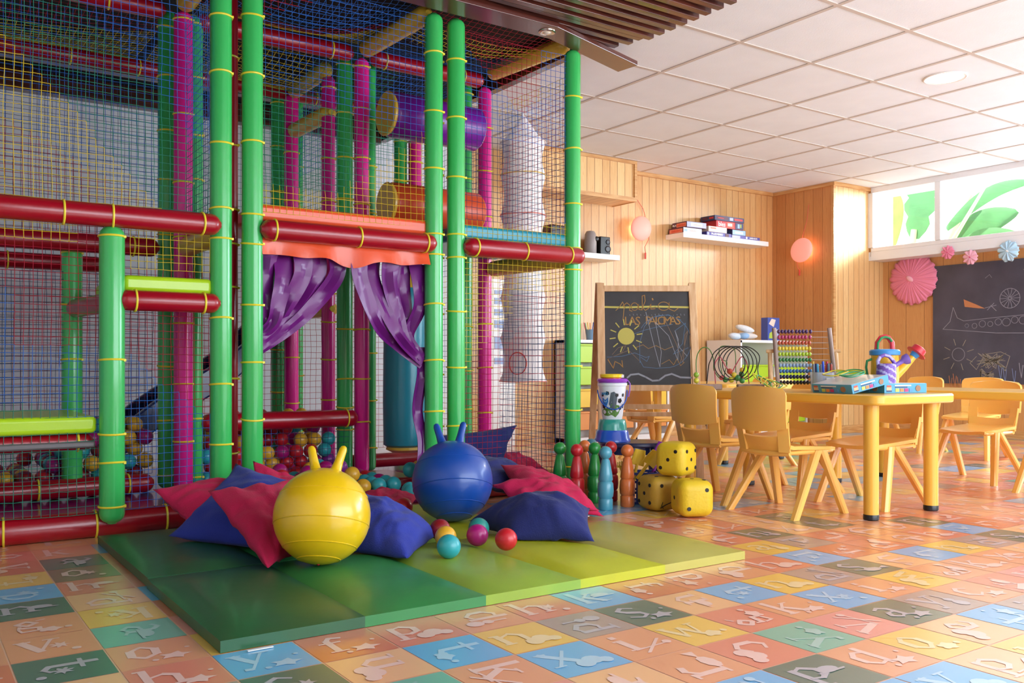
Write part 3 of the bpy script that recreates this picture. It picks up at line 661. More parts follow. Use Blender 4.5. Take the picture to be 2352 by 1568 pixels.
# roof nets, sagging
sag = lambda d: (lambda a, b: d * math.sin(math.pi * min(1, max(0, a))) * math.sin(math.pi * min(1, max(0, b))))
def c_roof(off): return lambda u, v, q: 'bbrygb'[int((u * 1.1 + v * 2.1 + off) * 2.2) % 6]
net((-.6, YF + .05, 2.37), (1, 0, 0), (0, 1, 0), 1.65, .66, lambda u, v, q: 'b' if v > .25 or u < 1.0 else 'g', sag=sag(-.10), cell=.034, wob=.006)
net((1.15, YF + .05, 2.37), (1, 0, 0), (0, 1, 0), .92, .68, lambda u, v, q: 'b' if v < .42 - .15 * u else ('r' if v < .56 - .2 * u else 'y'), sag=sag(-.10), cell=.034, wob=.006)
net((2.12, YF + .05, 2.36), (1, 0, 0), (0, 1, 0), .8, .68, lambda u, v, q: 'r' if v < .14 else 'y' if v < .42 - .2 * u else 'n' if v < .55 else 'b', sag=sag(-.06), cell=.034, wob=.006)
net((-.6, Y2 + .06, 2.34), (1, 0, 0), (0, 1, 0), 1.7, .86, lambda u, v, q: 'b' if u < .9 else 'r' if v < .3 else 'y', sag=sag(-.10), cell=.036, wob=.006)
net((1.15, Y2 + .06, 2.34), (1, 0, 0), (0, 1, 0), 1.75, .86, lambda u, v, q: 'y' if u < .7 else 'g' if u < 1.2 else 'b' if v < .5 else 'r', sag=sag(-.12), cell=.036, wob=.006)

# dark timber around the black ceiling
m = MB(); m.bb(2.98, 3.83, 2.31, 3.03, 6.1, CEIL); m.bb(-1.7, 6.02, 2.28, 2.96, 6.1, CEIL); m.bb(-1.7, 5.55, 2.33, 2.96, 5.62, CEIL); m.bb(-1.7, 3.64, 2.35, 3.03, 3.68, CEIL)
struct(m.build('trim_3', M_DARKWOOD, smooth=False))
# slatted timber ceiling
sl = thing('slatted_ceiling_canopy', 'dark mahogany slatted canopy under the ceiling tiles in front of the play frame', 'ceiling canopy', (1.4, 2.9, 2.31))
for k, y in enumerate([3.60 - .0775 * q for q in range(27)]):
    h = .075; z0 = 2.30
    x1 = 3.16 if k not in (0,) else 3.13
    m = MB(); m.bb(-1.0, y - .019, z0 + (.02 if k < 3 else 0), x1, y + .019, z0 + h + .02); m.build('slat', M_DARKWOOD, sl, world=True, smooth=False, bevel=.003)
m = MB(); m.bb(2.2, 1.4, 2.372, 2.3, 3.58, 2.385); m.build('bearer', M_DARKWOOD, sl, world=True, smooth=False)
fa = MB(); fa.prism([(-1, 3.49), (2.66, 3.49), (3.36, 3.69), (3.345, 3.835), (2.72, 3.64), (-1, 3.63)], 2.293, 2.318)
fo = fa.build('fascia_board', mat('polished_mahogany_board', '5a281e', .3, coat=.5), sl, world=True, smooth=False, bevel=.003)
dl = thing('recessed_spotlight', 'small chrome spotlight ring set in the dark board above the play frame', 'ceiling light', (2.65, 3.565, 2.292))
m = MB(); m.lathe([(.018, -.004), (.034, -.007), (.042, -.004), (.043, .002), (.02, .002)], 28); m.build('trim_ring', mat('chrome', 'd8c8b8', .15, metal=1), dl)
m = MB(); m.sph((0, 0, -.001), .02, 20, 10, sc=(1, 1, .5)); m.build('lamp', mat('halogen_lens', 'e8ddcc', .1, coat=.5), dl)

# curtain in the doorway
cu = thing('strip_curtain', 'purple vinyl strip curtain with an orange valance tied back in the play frame doorway', 'curtain', (1.67, YF - .0, 1.15))
vs = []; fs = []; N = 40
for k in range(N + 1):
    t = k / N; x = 1.268 + .79 * t; zb = 1.118 - .030 * math.exp(-((t - .52) / .11) ** 2) + .004 * math.sin(t * 21); y = YF - .03 + .012 * math.sin(t * 17) + .01 * math.sin(t * 31)
    for (z, yy) in ((1.19, YF - .02), (1.16, YF - .025 + .006 * math.sin(t * 17)), (zb, y)): vs += [(x, yy, z), (x, yy + .004, z)]
for k in range(N):
    a = 6 * k; b = a + 6
    fs += [(a, a + 2, b + 2, b), (a + 2, a + 4, b + 4, b + 2), (a + 1, b + 1, b + 3, a + 3), (a + 3, b + 3, b + 5, a + 5), (a + 4, a + 5, b + 5, b + 4)]
v_ = MB().add(vs, fs).build('valance', M_ORANGE, cu, world=True)
def cstrip(pts, wd, y, seed, th=.003):
    """pts: list of (x, z, width-direction lean); vinyl ribbon"""
    vs = []; n = 26; pv = [Vector((p[0], 0, p[1])) for p in pts]
    def cr(t):
        t = t * (len(pv) - 1); i = min(int(t), len(pv) - 2); u = t - i
        p0 = pv[max(i - 1, 0)]; p1 = pv[i]; p2 = pv[i + 1]; p3 = pv[min(i + 2, len(pv) - 1)]
        return .5 * ((2 * p1) + (-p0 + p2) * u + (2 * p0 - 5 * p1 + 4 * p2 - p3) * u * u + (-p0 + 3 * p1 - 3 * p2 + p3) * u ** 3)
    for k in range(n + 1):
        t = k / n; p = cr(t); d = (cr(min(1, t + .02)) - cr(max(0, t - .02))).normalized(); nn = Vector((d.z, 0, -d.x))
        if nn.x > 0: nn = -nn
        if t < .12: nn = Vector((-1, 0, 0)).lerp(nn, t / .12).normalized()
        ww = (wd[0] + (wd[1] - wd[0]) * t) if isinstance(wd, tuple) else wd
        dy = .012 * math.sin(t * 7 + seed) + .018 * math.sin(t * 3 + seed * 2)
        for s_, e in ((-.5, .006), (-.17, -.012 * math.sin(t * 9 + seed)), (.17, .012 * math.sin(t * 8 + seed + 1)), (.5, -.008)):
            q = p + nn * ww * s_; vs += [(q.x, y + dy + e, q.z), (q.x, y + dy + e + th, q.z)]
    fs = []
    for k in range(n):
        a = 8 * k; b = a + 8
        for q in range(3): fs += [(a + 2 * q, a + 2 * q + 2, b + 2 * q + 2, b + 2 * q), (a + 2 * q + 1, b + 2 * q + 1, b + 2 * q + 3, a + 2 * q + 3)]
        fs += [(a, b, b + 1, a + 1), (a + 6, a + 7, b + 7, b + 6)]
    MB().add(vs, fs).build('curtain_strip', M_PURPLE, cu, world=True)
for k, (x, wd) in enumerate([(1.30, .10), (1.38, .10), (1.46, .095), (1.54, .09), (1.625, .09)]):
    cstrip([(x, 1.13), (x - .005, 1.04), (x * .75 + 1.27 * .25 - .01 * k, .93 - .01 * k), (1.30 + .02 * k, .84 - .012 * k), (1.245, .78 - .02 * k)], (wd, .045), YF + .0 + .012 * k, k * 1.3)
for k, (x, wd) in enumerate([(2.035, .10), (1.955, .095), (1.875, .095), (1.80, .09), (1.715, .09)]):
    cstrip([(x, 1.13), (x + .005, 1.03), (x * .7 + 2.05 * .3, .92 - .02 * k), (2.0 - .02 * k, .80 - .012 * k), (2.045, .70 - .01 * k)], (wd, .05), YF + .0 + .012 * (4 - k), k * 1.7 + 2)
cstrip([(2.04, .74), (2.055, .62), (2.03, .45), (2.045, .30), (2.02, .13)], (.07, .055), YF + .02, 4)

# hanging punch bag
pb = thing('punching_bag', 'teal vinyl punching bag with yellow ends hanging behind the purple curtain', 'punching bag', (2.24, 4.28, .16))
m = MB(); m.lathe([(.09, .06), (.112, .075), (.115, .3), (.112, .6), (.115, .85), (.10, .9)], 30); m.build('bag', M_TEAL, pb)
m = MB(); m.lathe([(.01, .03), (.07, .035), (.10, .05), (.095, .065)], 30); m.lathe([(.1, .895), (.05, .96), (.015, 1.0)], 30); m.build('end_cap', M_YEL, pb)
m = MB(); m.tube([(0, 0, .99), (0, 0, 1.1)], .006, 8); m.build('rope', M_BLACK, pb)
# ------------------------------------------------------------------ floor mats
def mat_panel(x0, y0, x1, y1, z1, parent, mt):
    n = 10; vs = []; fs = []; t = z1
    for s in (1, 0):
        for i in range(n + 1):
            for j in range(n + 1):
                u = i / n * 2 - 1; v = j / n * 2 - 1
                e = (1 - abs(u) ** 6) * (1 - abs(v) ** 6); z = (t * (.62 + .38 * e) + .0025 * noise.noise((x0 + i * .7, y0 + j * .6, 3)) * e) if s else .001
                x = x0 + (x1 - x0) * i / n; y = y0 + (y1 - y0) * j / n
                vs.append((x, y, z))
    o = (n + 1) ** 2
    for i in range(n):
        for j in range(n):
            a = i * (n + 1) + j; fs.append((a, a + n + 1, a + n + 2, a + 1)); fs.append((o + a, o + a + 1, o + a + n + 2, o + a + n + 1))
    for i in range(n):
        a = i * (n + 1); fs.append((a, o + a, o + a + n + 1, a + n + 1)[::-1]); a = i * (n + 1) + n; fs.append((a, a + n + 1, o + a + n + 1, o + a)[::-1])
        a = i; fs.append((a, a + 1, o + a + 1, o + a)[::-1]); a = n * (n + 1) + i; fs.append((a, o + a, o + a + 1, a + 1)[::-1])
    return MB().add(vs, fs).build('panel', mt, parent, world=True)
xs = [.615, .975, 1.335, 1.665, 2.005, 2.375]
fm = thing('folding_mat', 'padded folding floor mat of five panels fading from dark green to yellow, nearest the viewer', 'mat', (1.5, 2.4, 0))
for k in range(5): mat_panel(xs[k], 2.075, xs[k + 1], 2.80, .046, fm, M_MATS[k])
fm2 = thing('folding_mat', 'dark green padded mat under the pillows, behind the other folding mat', 'mat', (1.3, 3.2, 0))
for k in range(4): mat_panel(xs[k] + .005, 2.81, xs[k + 1] + .005, 3.60, .046, fm2, M_MATS[[0, 1, 2, 3][k]])

for (x, y, w_, r_) in [(.70, 2.052, .03, 0), (.70, 3.612, .03, 0), (2.30, 2.83, .02, .4)]:
    m = MB(); m.bb(-w_, -.004, 0, w_, .004, .002); o = m.build('tag_strip', M_WHITE, fm, smooth=False); o.location = (x - 1.5, y - 2.4, .0015 if x < 1 else .046); o.rotation_euler = (0, 0, r_)
# ------------------------------------------------------------------ space hoppers
def hopper(name, label, loc, r, mt, tilt=22, valve=True, side=0):
    """ball whose ears lean away from the viewer, so the ribs and the valve underneath show"""
    t = thing(name, label, 'bouncy ball', loc)
    Rv = Vector((math.sin(R(55.6)), -math.cos(R(55.6)), 0)); Fv = Vector((math.cos(R(55.6)), math.sin(R(55.6)), 0))
    RM = Matrix.Rotation(R(-tilt), 3, Rv) @ Matrix.Rotation(R(side), 3, Fv) @ Matrix(((Rv.x, Fv.x, 0), (Rv.y, Fv.y, 0), (0, 0, 1)))
    cen = Vector((0, 0, r)); X = lambda v: RM @ Vector(v) * r + cen
    m = MB(); m.sph((0, 0, r), r, 56, 36, rot=RM)
    for zz in (.42, -.20, -.66, -.90):
        rr = math.sqrt(1 - zz * zz); m.tube([X((rr * math.cos(a), rr * math.sin(a), zz)) for a in [2 * math.pi * k / 56 for k in range(56)]], r * .012, 6, closed=True)
    m.build('ball', mt, t)
    if valve: MB().sph(X((0, 0, -.99)), r * .035, 12, 8).build('valve', M_RED, t)
    for s_ in (-1, 1):
        b0 = Vector((s_ * .20, 0, .93)); tip = Vector((s_ * .36, 0, 1.52)); q = r * .10; pts = [b0, b0.lerp(tip, .14), b0.lerp(tip, .4), b0.lerp(tip, .86), b0.lerp(tip, .96), tip]
        MB().tube([X(p) for p in pts], [q * 1.7, q * 1.12, q * .95, q * .85, q * .6, q * .15], 18).build('ear', mt, t)
    return t
hopper('space_hopper', 'yellow bouncy ball with two ears on the green mat', (1.085, 2.615, .0475), .147, mat('yellow_rubber', 'e9be12', .28, coat=.35, var=.05, vscale=9))
hopper('space_hopper', 'blue bouncy ball with two ears between the pillows', (1.80, 3.04, .0475), .157, mat('blue_rubber', '1449a0', .35, coat=.25), valve=False, side=-4)

# ------------------------------------------------------------------ pillows
def pillow(label, c, th, mt, zmin, wr=.012, seed=1, n=34, hump=0.0, lift=None, group='scatter pillows piled on the mats'):
    c = [Vector(p) for p in c]; cen = sum(c, Vector()) / 4
    nrm = (c[2] - c[0]).cross(c[3] - c[1]).normalized()
    if nrm.z < 0: nrm = -nrm
    vs = []; fs = []
    for side in (1, -1):
        for i in range(n + 1):
            for j in range(n + 1):
                u = i / n * 2 - 1; v = j / n * 2 - 1
                s = (u + 1) / 2; t = (v + 1) / 2
                # pull the edges inward between the corners
                p = (c[0] * (1 - s) * (1 - t) + c[1] * s * (1 - t) + c[2] * s * t + c[3] * (1 - s) * t)
                pin = .10 * ((1 - v * v) * abs(u) ** 3 + (1 - u * u) * abs(v) ** 3)
                p = p.lerp(cen, pin * .8)
                prof = max(0, (1 - u ** 2)) ** .55 * max(0, (1 - v ** 2)) ** .55
                w_ = noise.noise((u * 2.2 + seed * 7, v * 2.2, seed)) * 1.0 + noise.noise((u * 5 + seed * 3, v * 3.5, seed + 5)) * .45
                # creases running in from the corners
                ang = math.atan2(v, u); rad = math.hypot(u, v)
                w_ += .28 * noise.noise((u * 11 + seed, v * 4, seed + 9)) * prof + .22 * noise.noise((u * 4, v * 13 + seed, seed + 3)) * prof
                w_ += .6 * math.sin(ang * 9 + seed * 2 + 3 * noise.noise((u * 2, v * 2, seed))) * min(1, rad) * (1 - prof) * 1.2
                p = p + nrm * (side * th * .5 * prof + w_ * wr * (.35 + prof)) + Vector((0, 0, hump * prof))
                if p.z < zmin: p.z = zmin + .0015 * (side + 1)
                vs.append(p)
    o = (n + 1) ** 2
    for i in range(n):
        for j in range(n):
            a = i * (n + 1) + j; f = (a, a + n + 1, a + n + 2, a + 1); g = tuple(o + x for x in f)[::-1]
            fs += [f, g]
    for i in range(n):
        a = i * (n + 1); fs.append((a, a + 1 + 0 * n, o + a + 1, o + a)) if False else None
    # weld the two skins along the seam
    bm = bmesh.new(); me = bpy.data.meshes.new('pillow'); me.from_pydata([tuple(v - cen) for v in vs], [], fs); bm.from_mesh(me)
    bmesh.ops.remove_doubles(bm, verts=bm.verts, dist=.0035); bmesh.ops.recalc_face_normals(bm, faces=bm.faces); bm.to_mesh(me); bm.free()
    me.materials.append(mt); me.polygons.foreach_set('use_smooth', [True] * len(me.polygons))
    ob = bpy.data.objects.new('pillow', me); C.objects.link(ob); ob.location = cen
    return tag(ob, label, 'pillow', group)
pillow('magenta pillow at the far left of the pile, by the short green post', [(.77, 3.42, .205), (.86, 3.22, .08), (1.35, 3.30, .12), (1.21, 3.60, .20)], .13, M_CL_MAG, .048, seed=2, hump=.0)
pillow('blue pillow at the left end of the pile, one corner on the dark green mat', [(.79, 3.27, .062), (1.06, 2.78, .055), (1.42, 3.12, .12), (1.085, 3.46, .275)], .17, M_CL_BLUE, .048, seed=3, hump=.0)
pillow('magenta pillow leaning behind the yellow bouncy ball', [(.862, 3.05, .237), (.915, 2.62, .055), (1.05, 2.74, .055), (1.26, 3.12, .25)], .11, M_CL_MAG, .048, seed=5, hump=.0, wr=.014)
pillow('blue pillow to the right of the yellow bouncy ball', [(1.20, 2.76, .06), (1.318, 2.50, .055), (1.60, 2.78, .06), (1.38, 3.05, .20)], .15, M_CL_BLUE, .048, seed=8, hump=.01)
pillow('blue pillow in front of the blue bouncy ball, on the lime panel', [(1.805, 2.93, .062), (1.77, 2.58, .055), (1.975, 2.385, .055), (2.13, 2.60, .13)], .15, M_CL_DBLUE, .048, seed=11, hump=.045)
pillow('magenta pillow folded over right of the blue bouncy ball, behind the front blue pillow', [(1.945, 3.0, .18), (2.02, 2.74, .10), (2.28, 2.72, .09), (2.38, 3.05, .14)], .10, M_CL_MAG, .048, seed=14, hump=.02, wr=.018)
pillow('magenta pillow whose corner reaches the floor tiles beside the light blue skittle', [(2.21, 3.32, .215), (2.12, 3.02, .12), (2.48, 2.93, .015), (2.53, 3.26, .08)], .12, M_CL_MAG, .008, seed=15, hump=.02)
pillow('blue pillow lying across the play frame edge behind the magenta ones', [(2.16, 3.54, .245), (2.08, 3.24, .14), (2.50, 3.34, .05), (2.62, 3.60, .09)], .13, M_CL_DBLUE, .03, seed=18, hump=.01)
pillow('navy pillow standing with a pointed corner up behind the net', [(2.24, 3.93, .12), (2.62, 3.92, .12), (2.76, 3.98, .335), (2.28, 3.97, .30)], .12, M_CL_DBLUE, .06, seed=21)
pillow('magenta pillow on the floor behind the net, right of the navy one', [(2.60, 3.84, .10), (2.86, 3.80, .07), (2.92, 4.05, .1), (2.66, 4.1, .20)], .10, M_CL_MAG, .06, seed=23)
pillow('magenta pillow corner showing between the green post and the blue pillow', [(1.14, 3.42, .10), (1.42, 3.32, .10), (1.45, 3.55, .16), (1.19, 3.58, .27)], .06, M_CL_MAG, .06, seed=25)
pillow('magenta pillow hidden behind the blue bouncy ball, by the ball pit', [(1.50, 3.30, .09), (1.64, 3.14, .07), (1.84, 3.38, .10), (1.64, 3.5, .12)], .09, M_CL_MAG, .048, seed=27)

# ------------------------------------------------------------------ plastic balls
BC = {'teal': mat('teal_ball_plastic', '2fa3ac', .35, coat=.15), 'red': mat('red_ball_plastic', 'c8202c', .35, coat=.15), 'magenta': mat('magenta_ball_plastic', 'a8126f', .35, coat=.15),
      'yellow': mat('yellow_ball_plastic', 'e3ac2e', .35, coat=.15), 'purple': mat('purple_ball_plastic', '8a2a92', .35, coat=.15), 'maroon': mat('dark_red_ball_plastic', '8e1620', .35, coat=.15), 'green': mat('sea_green_ball_plastic', '2d8f86', .35, coat=.15)}
BR = .037; proto = {}
for k, mm in BC.items():
    me_o = MB().sph((0, 0, 0), BR, 24, 14).build('plastic_ball', mm); proto[k] = me_o.data; bpy.data.objects.remove(me_o)
def ball(k, p, label, group=None, s=1.0):
    o = bpy.data.objects.new('plastic_ball', proto[k]); C.objects.link(o); o.location = p; o.scale = (s, s, s); tag(o, label, 'ball', group); return o
zz = .0455 + BR
ball('teal', (1.452, 2.475, zz), 'bright teal ball in front of the loose balls on the lime mat', s=1.03)
ball('red', (1.668, 2.47, zz), 'red ball on the mat, rightmost of the loose ones')
ball('magenta', (1.628, 2.585, zz), 'magenta ball on the mat between the teal and the red one')
ball('yellow', (1.525, 2.62, zz), 'yellow ball on the mat behind the bright teal one', s=.98)
ball('maroon', (1.575, 2.745, zz), 'dark red ball on the mat against the blue bouncy ball')
ball('green', (1.70, 2.69, zz), 'sea green ball on the mat half hidden by the magenta one')
cols = ['teal', 'teal', 'red', 'red', 'magenta', 'yellow', 'yellow', 'purple', 'maroon']
rb = random.Random(11); npit = 0
def heap(x0, x1, y0, y1, top, cols, where, group, maxn, ymax_ind, dz=.066, z0=None):
    global npit
    stuff = MB(); d = .0775; lay = 0; z = z0
    while z < 1:
        any_ = False
        oy = .035 if lay % 2 else 0
        ny = int((y1 - y0) / d); nx = int((x1 - x0) / d)
        for j in range(ny):
            for i in range(nx):
                x = x0 + .04 + i * d + oy + rb.uniform(-.006, .006); y = y0 + .04 + j * d + oy + rb.uniform(-.006, .006); zc = z + rb.uniform(-.006, .006)
                if x > x1 - .03 or y > y1: continue
                if zc + BR > top(x, y): continue
                any_ = True
                vis = (j <= ymax_ind) or zc + BR + dz > top(x, y)
                if not vis: continue
                if npit < maxn: ball(rb.choice(cols), (x, y, zc), None, group); bpy.context.scene.objects[-1] if False else None; npit += 1
                elif (j + i) % 1 == 0: stuff.sph((x, y, zc), BR, 14, 8)
        lay += 1; z += dz
        if not any_: break
    return stuff
LBL = {'h': '{} plastic ball in the netted ball pit heap behind the low red rail', 'f': '{} plastic ball in the shallow ball pit inside the doorway', 'l': '{} plastic ball in the heap under the left decks', 'm': ''}
def ball2(key, k, p): ball(k, p, LBL[key].format({'maroon': 'dark red', 'green': 'sea green'}.get(k, k)), 'plastic balls in the ball pit')
def fill(key, x0, x1, y0, y1, z0, top, front_rows, limit, palette):
    d = .0775; lay = 0; z = z0; rest = MB(); cand = []
    while True:
        any_ = False; o_ = .038 if lay % 2 else 0
        for j in range(int((y1 - y0) / d) + 1):
            for i in range(int((x1 - x0) / d) + 1):
                x = x0 + i * d + o_; y = y0 + j * d + o_
                if x > x1 or y > y1: continue
                tp_ = top(x, y)
                if z + BR > tp_: continue
                any_ = True
                if not (j < front_rows or z + BR + .054 > tp_): continue
                cand.append((j, (x + rb.uniform(-.0012, .0012), y + rb.uniform(-.0012, .0012), z + rb.uniform(-.001, .001))))
        lay += 1; z += .0562
        if not any_ or lay > 12: break
    cand.sort(key=lambda c: c[0])
    for j, q in cand[:limit]: ball2(key, rb.choice(palette), q)
    for j, q in cand[limit:]: rest.sph(q, BR, 12, 7)
    cnt, nrest = min(limit, len(cand)), max(0, len(cand) - limit)
    if rest.v:
        o = rest.build('plastic_balls', [BC['red']]); tag(o, {'h': 'remaining jumble of balls deep in the heap behind the low red rail', 'f': 'remaining jumble of balls at the back of the doorway pit', 'l': 'remaining jumble of balls at the back of the left pit'}[key], 'balls'); o['kind'] = 'stuff'
    return cnt, nrest
n1 = fill('h', 1.27, 1.95, Y2 + .125, 5.0, .055 + BR, lambda x, y: .31 + .14 * (y - 4.5) * 1.6 + .06 * noise.noise((x * 6, y * 6, 0)), 1, 125, ['red', 'red', 'magenta', 'yellow', 'yellow', 'yellow', 'purple', 'teal', 'maroon', 'red'])
n2 = fill('f', 1.33, 1.98, 3.84, 4.36, .055 + BR, lambda x, y: .175 + .05 * noise.noise((x * 7, y * 7, 3)), 1, 75, ['teal', 'teal', 'teal', 'red', 'magenta', 'purple', 'yellow', 'red'])
n3 = fill('l', -.1, 1.0, Y2 + .115, 4.95, .055 + BR, lambda x, y: .19 + .22 * max(0, min(1, (x - .45) * 3)) + .04 * noise.noise((x * 6, y * 6, 5)), 1, 92, ['yellow', 'yellow', 'teal', 'red', 'magenta', 'maroon'])
print('balls', n1, n2, n3)
for k, p, l in [('teal', (2.04, 3.84, .155), 'large teal ball on top at the right edge of the ball pit'), ('yellow', (2.12, 3.9, .155), 'yellow ball behind the large teal one at the right edge of the pit'),
                ('teal', (1.93, 3.64, .09), 'teal ball spilled out beside the blue bouncy ball, upper of two teal'), ('magenta', (1.80, 3.58, .075), 'magenta ball spilled out of the pit beside the blue bouncy ball'),
                ('maroon', (2.04, 3.6, .09), 'dark red ball lying left of the blue bouncy ball by the pit edge'), ('teal', (1.70, 3.46, .055 + .03), 'teal ball spilled behind the right blue pillow, beside the magenta pillow'),
                ('red', (1.60, 3.28, .088), 'red ball tucked behind the blue pillow beside the blue bouncy ball'), ('red', (1.68, 3.22, .06 + .03), 'red ball squeezed between blue pillow and blue bouncy ball'),
                ('yellow', (2.17, 3.66, .10), 'yellow ball half hidden behind the blue bouncy ball'), ('teal', (1.86, 3.5, .1), 'teal ball spilled out beside the blue bouncy ball, lower of two teal')]:
    ball(k, p, l)
# ------------------------------------------------------------------ tables
def table(label, x0, y0, x1, y1, zt=.53, rot=0):
    cx, cy = (x0 + x1) / 2, (y0 + y1) / 2; W, D = x1 - x0, y1 - y0
    t = thing('kids_table', label, 'table', (cx, cy, 0), rot, 'low yellow plastic tables')
    r = .05; pts = []
    for (sx, sy, a0) in ((1, 1, 0), (-1, 1, 90), (-1, -1, 180), (1, -1, 270)):
        for k in range(7): a = R(a0 + 15 * k); pts.append((sx * (W / 2 - r) + r * math.cos(a), sy * (D / 2 - r) + r * math.sin(a)))
    m = MB(); m.prism(pts, zt - .042, zt); m.build('tabletop', M_TABLE, t, bevel=.010, bseg=3)
    for sx in (-1, 1):
        for sy in (-1, 1):
            x, y = sx * (W / 2 - .075), sy * (D / 2 - .085)
            m = MB(); m.lathe([(.031, .022), (.031, .3), (.032, zt - .042)], 24, at=(x, y, 0)); l = m.build('leg', M_TABLE, t)
            m = MB(); m.lathe([(.029, 0), (.0325, .004), (.0325, .022), (.030, .026)], 24, at=(x, y, 0)); m.build('foot_cap', M_BLACK, l)
    return t
table('long yellow plastic table with the watering cans and abacus on it', 3.345, 2.215, 3.945, 3.44)
table('yellow plastic table cut off by the right edge of the photo', 4.28, 1.9, 4.88, 3.235)
table('yellow plastic table behind the easel', 4.46, 4.06, 5.17, 4.86)

# ------------------------------------------------------------------ chairs (facing +x)
def curve_grid(fn, nu, nv, th, nfn=None):
    """thick sheet: fn(u,v) point, thickness along numeric normal"""
    P = [[Vector(fn(i / nu, j / nv)) for j in range(nv + 1)] for i in range(nu + 1)]
    vs = []; fs = []
    for s in (0, 1):
        for i in range(nu + 1):
            for j in range(nv + 1):
                a = P[min(i + 1, nu)][j] - P[max(i - 1, 0)][j]; b = P[i][min(j + 1, nv)] - P[i][max(j - 1, 0)]
                n = a.cross(b); n.normalize(); vs.append(P[i][j] + n * th * (s - .5))
    o = (nu + 1) * (nv + 1)
    for i in range(nu):
        for j in range(nv):
            a = i * (nv + 1) + j; fs += [(a, a + 1, a + nv + 2, a + nv + 1), (o + a, o + a + nv + 1, o + a + nv + 2, o + a + 1)]
    for i in range(nu):
        a = i * (nv + 1); fs.append((a, a + nv + 1, o + a + nv + 1, o + a)); a += nv; fs.append((a, o + a, o + a + nv + 1, a + nv + 1))
    for j in range(nv):
        a = j; fs.append((a, o + a, o + a + 1, a + 1)); a = nu * (nv + 1) + j; fs.append((a, a + 1, o + a + 1, o + a))
    return vs, fs
def make_chair():
    t = thing('kids_chair', '', 'chair', (0, 0, 0), 0, 'yellow plastic chairs around the low tables')
    hw = .145
    def seat(u, v):   # u back->front, v side
        y = (v - .5) * 2; x = -.15 + .32 * u; w_ = hw * (1.0 - .06 * abs(u - .5)) + (.0 if u < .9 else -.01)
        z = .287 + .012 * y * y - .02 * max(0, u - .85) ** 1 * 4 * .5 + .006 * math.cos(u * math.pi)
        if u < .06: z += .006
        return (x, y * w_, z - .006 * max(0, abs(y) - .8) * 5)
    vs, fs = curve_grid(seat, 14, 12, .016); MB().add(vs, fs).build('seat', M_CHAIR, t, auto=60)
    # side rails under the seat edge
    def bx(z):  # back x as a function of height
        return -.150 - .030 * max(0, (z - .29)) / .28 - .012 * math.sin(max(0, (z - .29)) / .28 * math.pi)
    # upper back panel
    def back(u, v):
        y = (v - .5) * 2; z = .385 + .18 * u - .012 * u * y * y * 1.1 - .016 * (1 - u) * (1 - y * y); w_ = .150 - .004 * (1 - u)
        if u > .85: w_ -= .02 * ((u - .85) / .15) ** 2
        return (bx(z) - .008 - .026 * (1 - y * y) * 1.0, y * w_, z)
    vs, fs = curve_grid(back, 12, 16, .013); MB().add(vs, fs).build('backrest', M_CHAIR, t, auto=60)
    # lower back: two uprights and the bowl that runs into the seat, leaving a slot
    def lower(u, v):
        y = (v - .5) * 2; z = .283 + .062 * u + .012 * y * y * u; w_ = .126 + .012 * u
        return (bx(z) + .012 - .028 * (1 - y * y) * (.3 + .7 * u) - .004, y * w_, z)
    vs, fs = curve_grid(lower, 6, 14, .011); m = MB().add(vs, fs)
    for s_ in (-1, 1):
        def up(u, v):
            z = .28 + .13 * u; y = s_ * (.088 + .048 * v + .008 * u)
            return (bx(z) + .006 - .026 * (1 - (y / .14) ** 2), y, z)
        vs, fs = curve_grid(up, 6, 4, .012)
        if s_ < 0: fs = [f[::-1] for f in fs]
        m.add(vs, fs)
    m.build('back_support', M_CHAIR, t, auto=60)
    for s_ in (-1, 1):
        for fr in (-1, 1):
            ap = Vector((.035 if fr < 0 else .062, s_ * .136, .283)); ft = Vector((-.172 if fr < 0 else .168, s_ * .180, 0))
            if fr > 0: ap.x = .066
            m = MB(); rings = []
            for k in range(7):
                u = k / 6; c = ap.lerp(ft, u); wx = (.040 - .006 * u) / 2 * 1.1; wy = (.036 - .006 * u) / 2
                if k == 6: c.z = 0
                d = (ft - ap).normalized(); ax = Vector((1, 0, -d.x / d.z)) if k < 6 else Vector((1, 0, 0))
                rings.append([c + Vector((sx * wx, sy * wy, 0)) + Vector((0, 0, (sx * wx) * 0)) for sx, sy in ((-1, -.6), (-.6, -1), (.6, -1), (1, -.6), (1, .6), (.6, 1), (-.6, 1), (-1, .6))])
            vs = [p for r_ in rings for p in r_]; fs = [tuple(range(8)), tuple(range(48, 56))[::-1]]
            for k in range(6):
                for q in range(8): fs.append((k * 8 + q, k * 8 + 8 + q, k * 8 + 8 + (q + 1) % 8, k * 8 + (q + 1) % 8))
            m.add(vs, fs); m.build('leg', M_CHAIR, t)
    # apron joining the legs to the seat at each side
    m = MB()
    for s_ in (-1, 1):
        m.tube([(-.145, s_ * .118, .276), (-.05, s_ * .128, .277), (.08, s_ * .129, .277), (.155, s_ * .122, .276)], [.012, .015, .016, .011], 10, flat=.8)
    m.tube([(-.14, -.13, .275), (-.152, -.06, .271), (-.156, 0, .27), (-.152, .06, .271), (-.14, .13, .275)], .012, 8)
    m.build('seat_rail', M_CHAIR, t)
    return t
ch0 = make_chair()
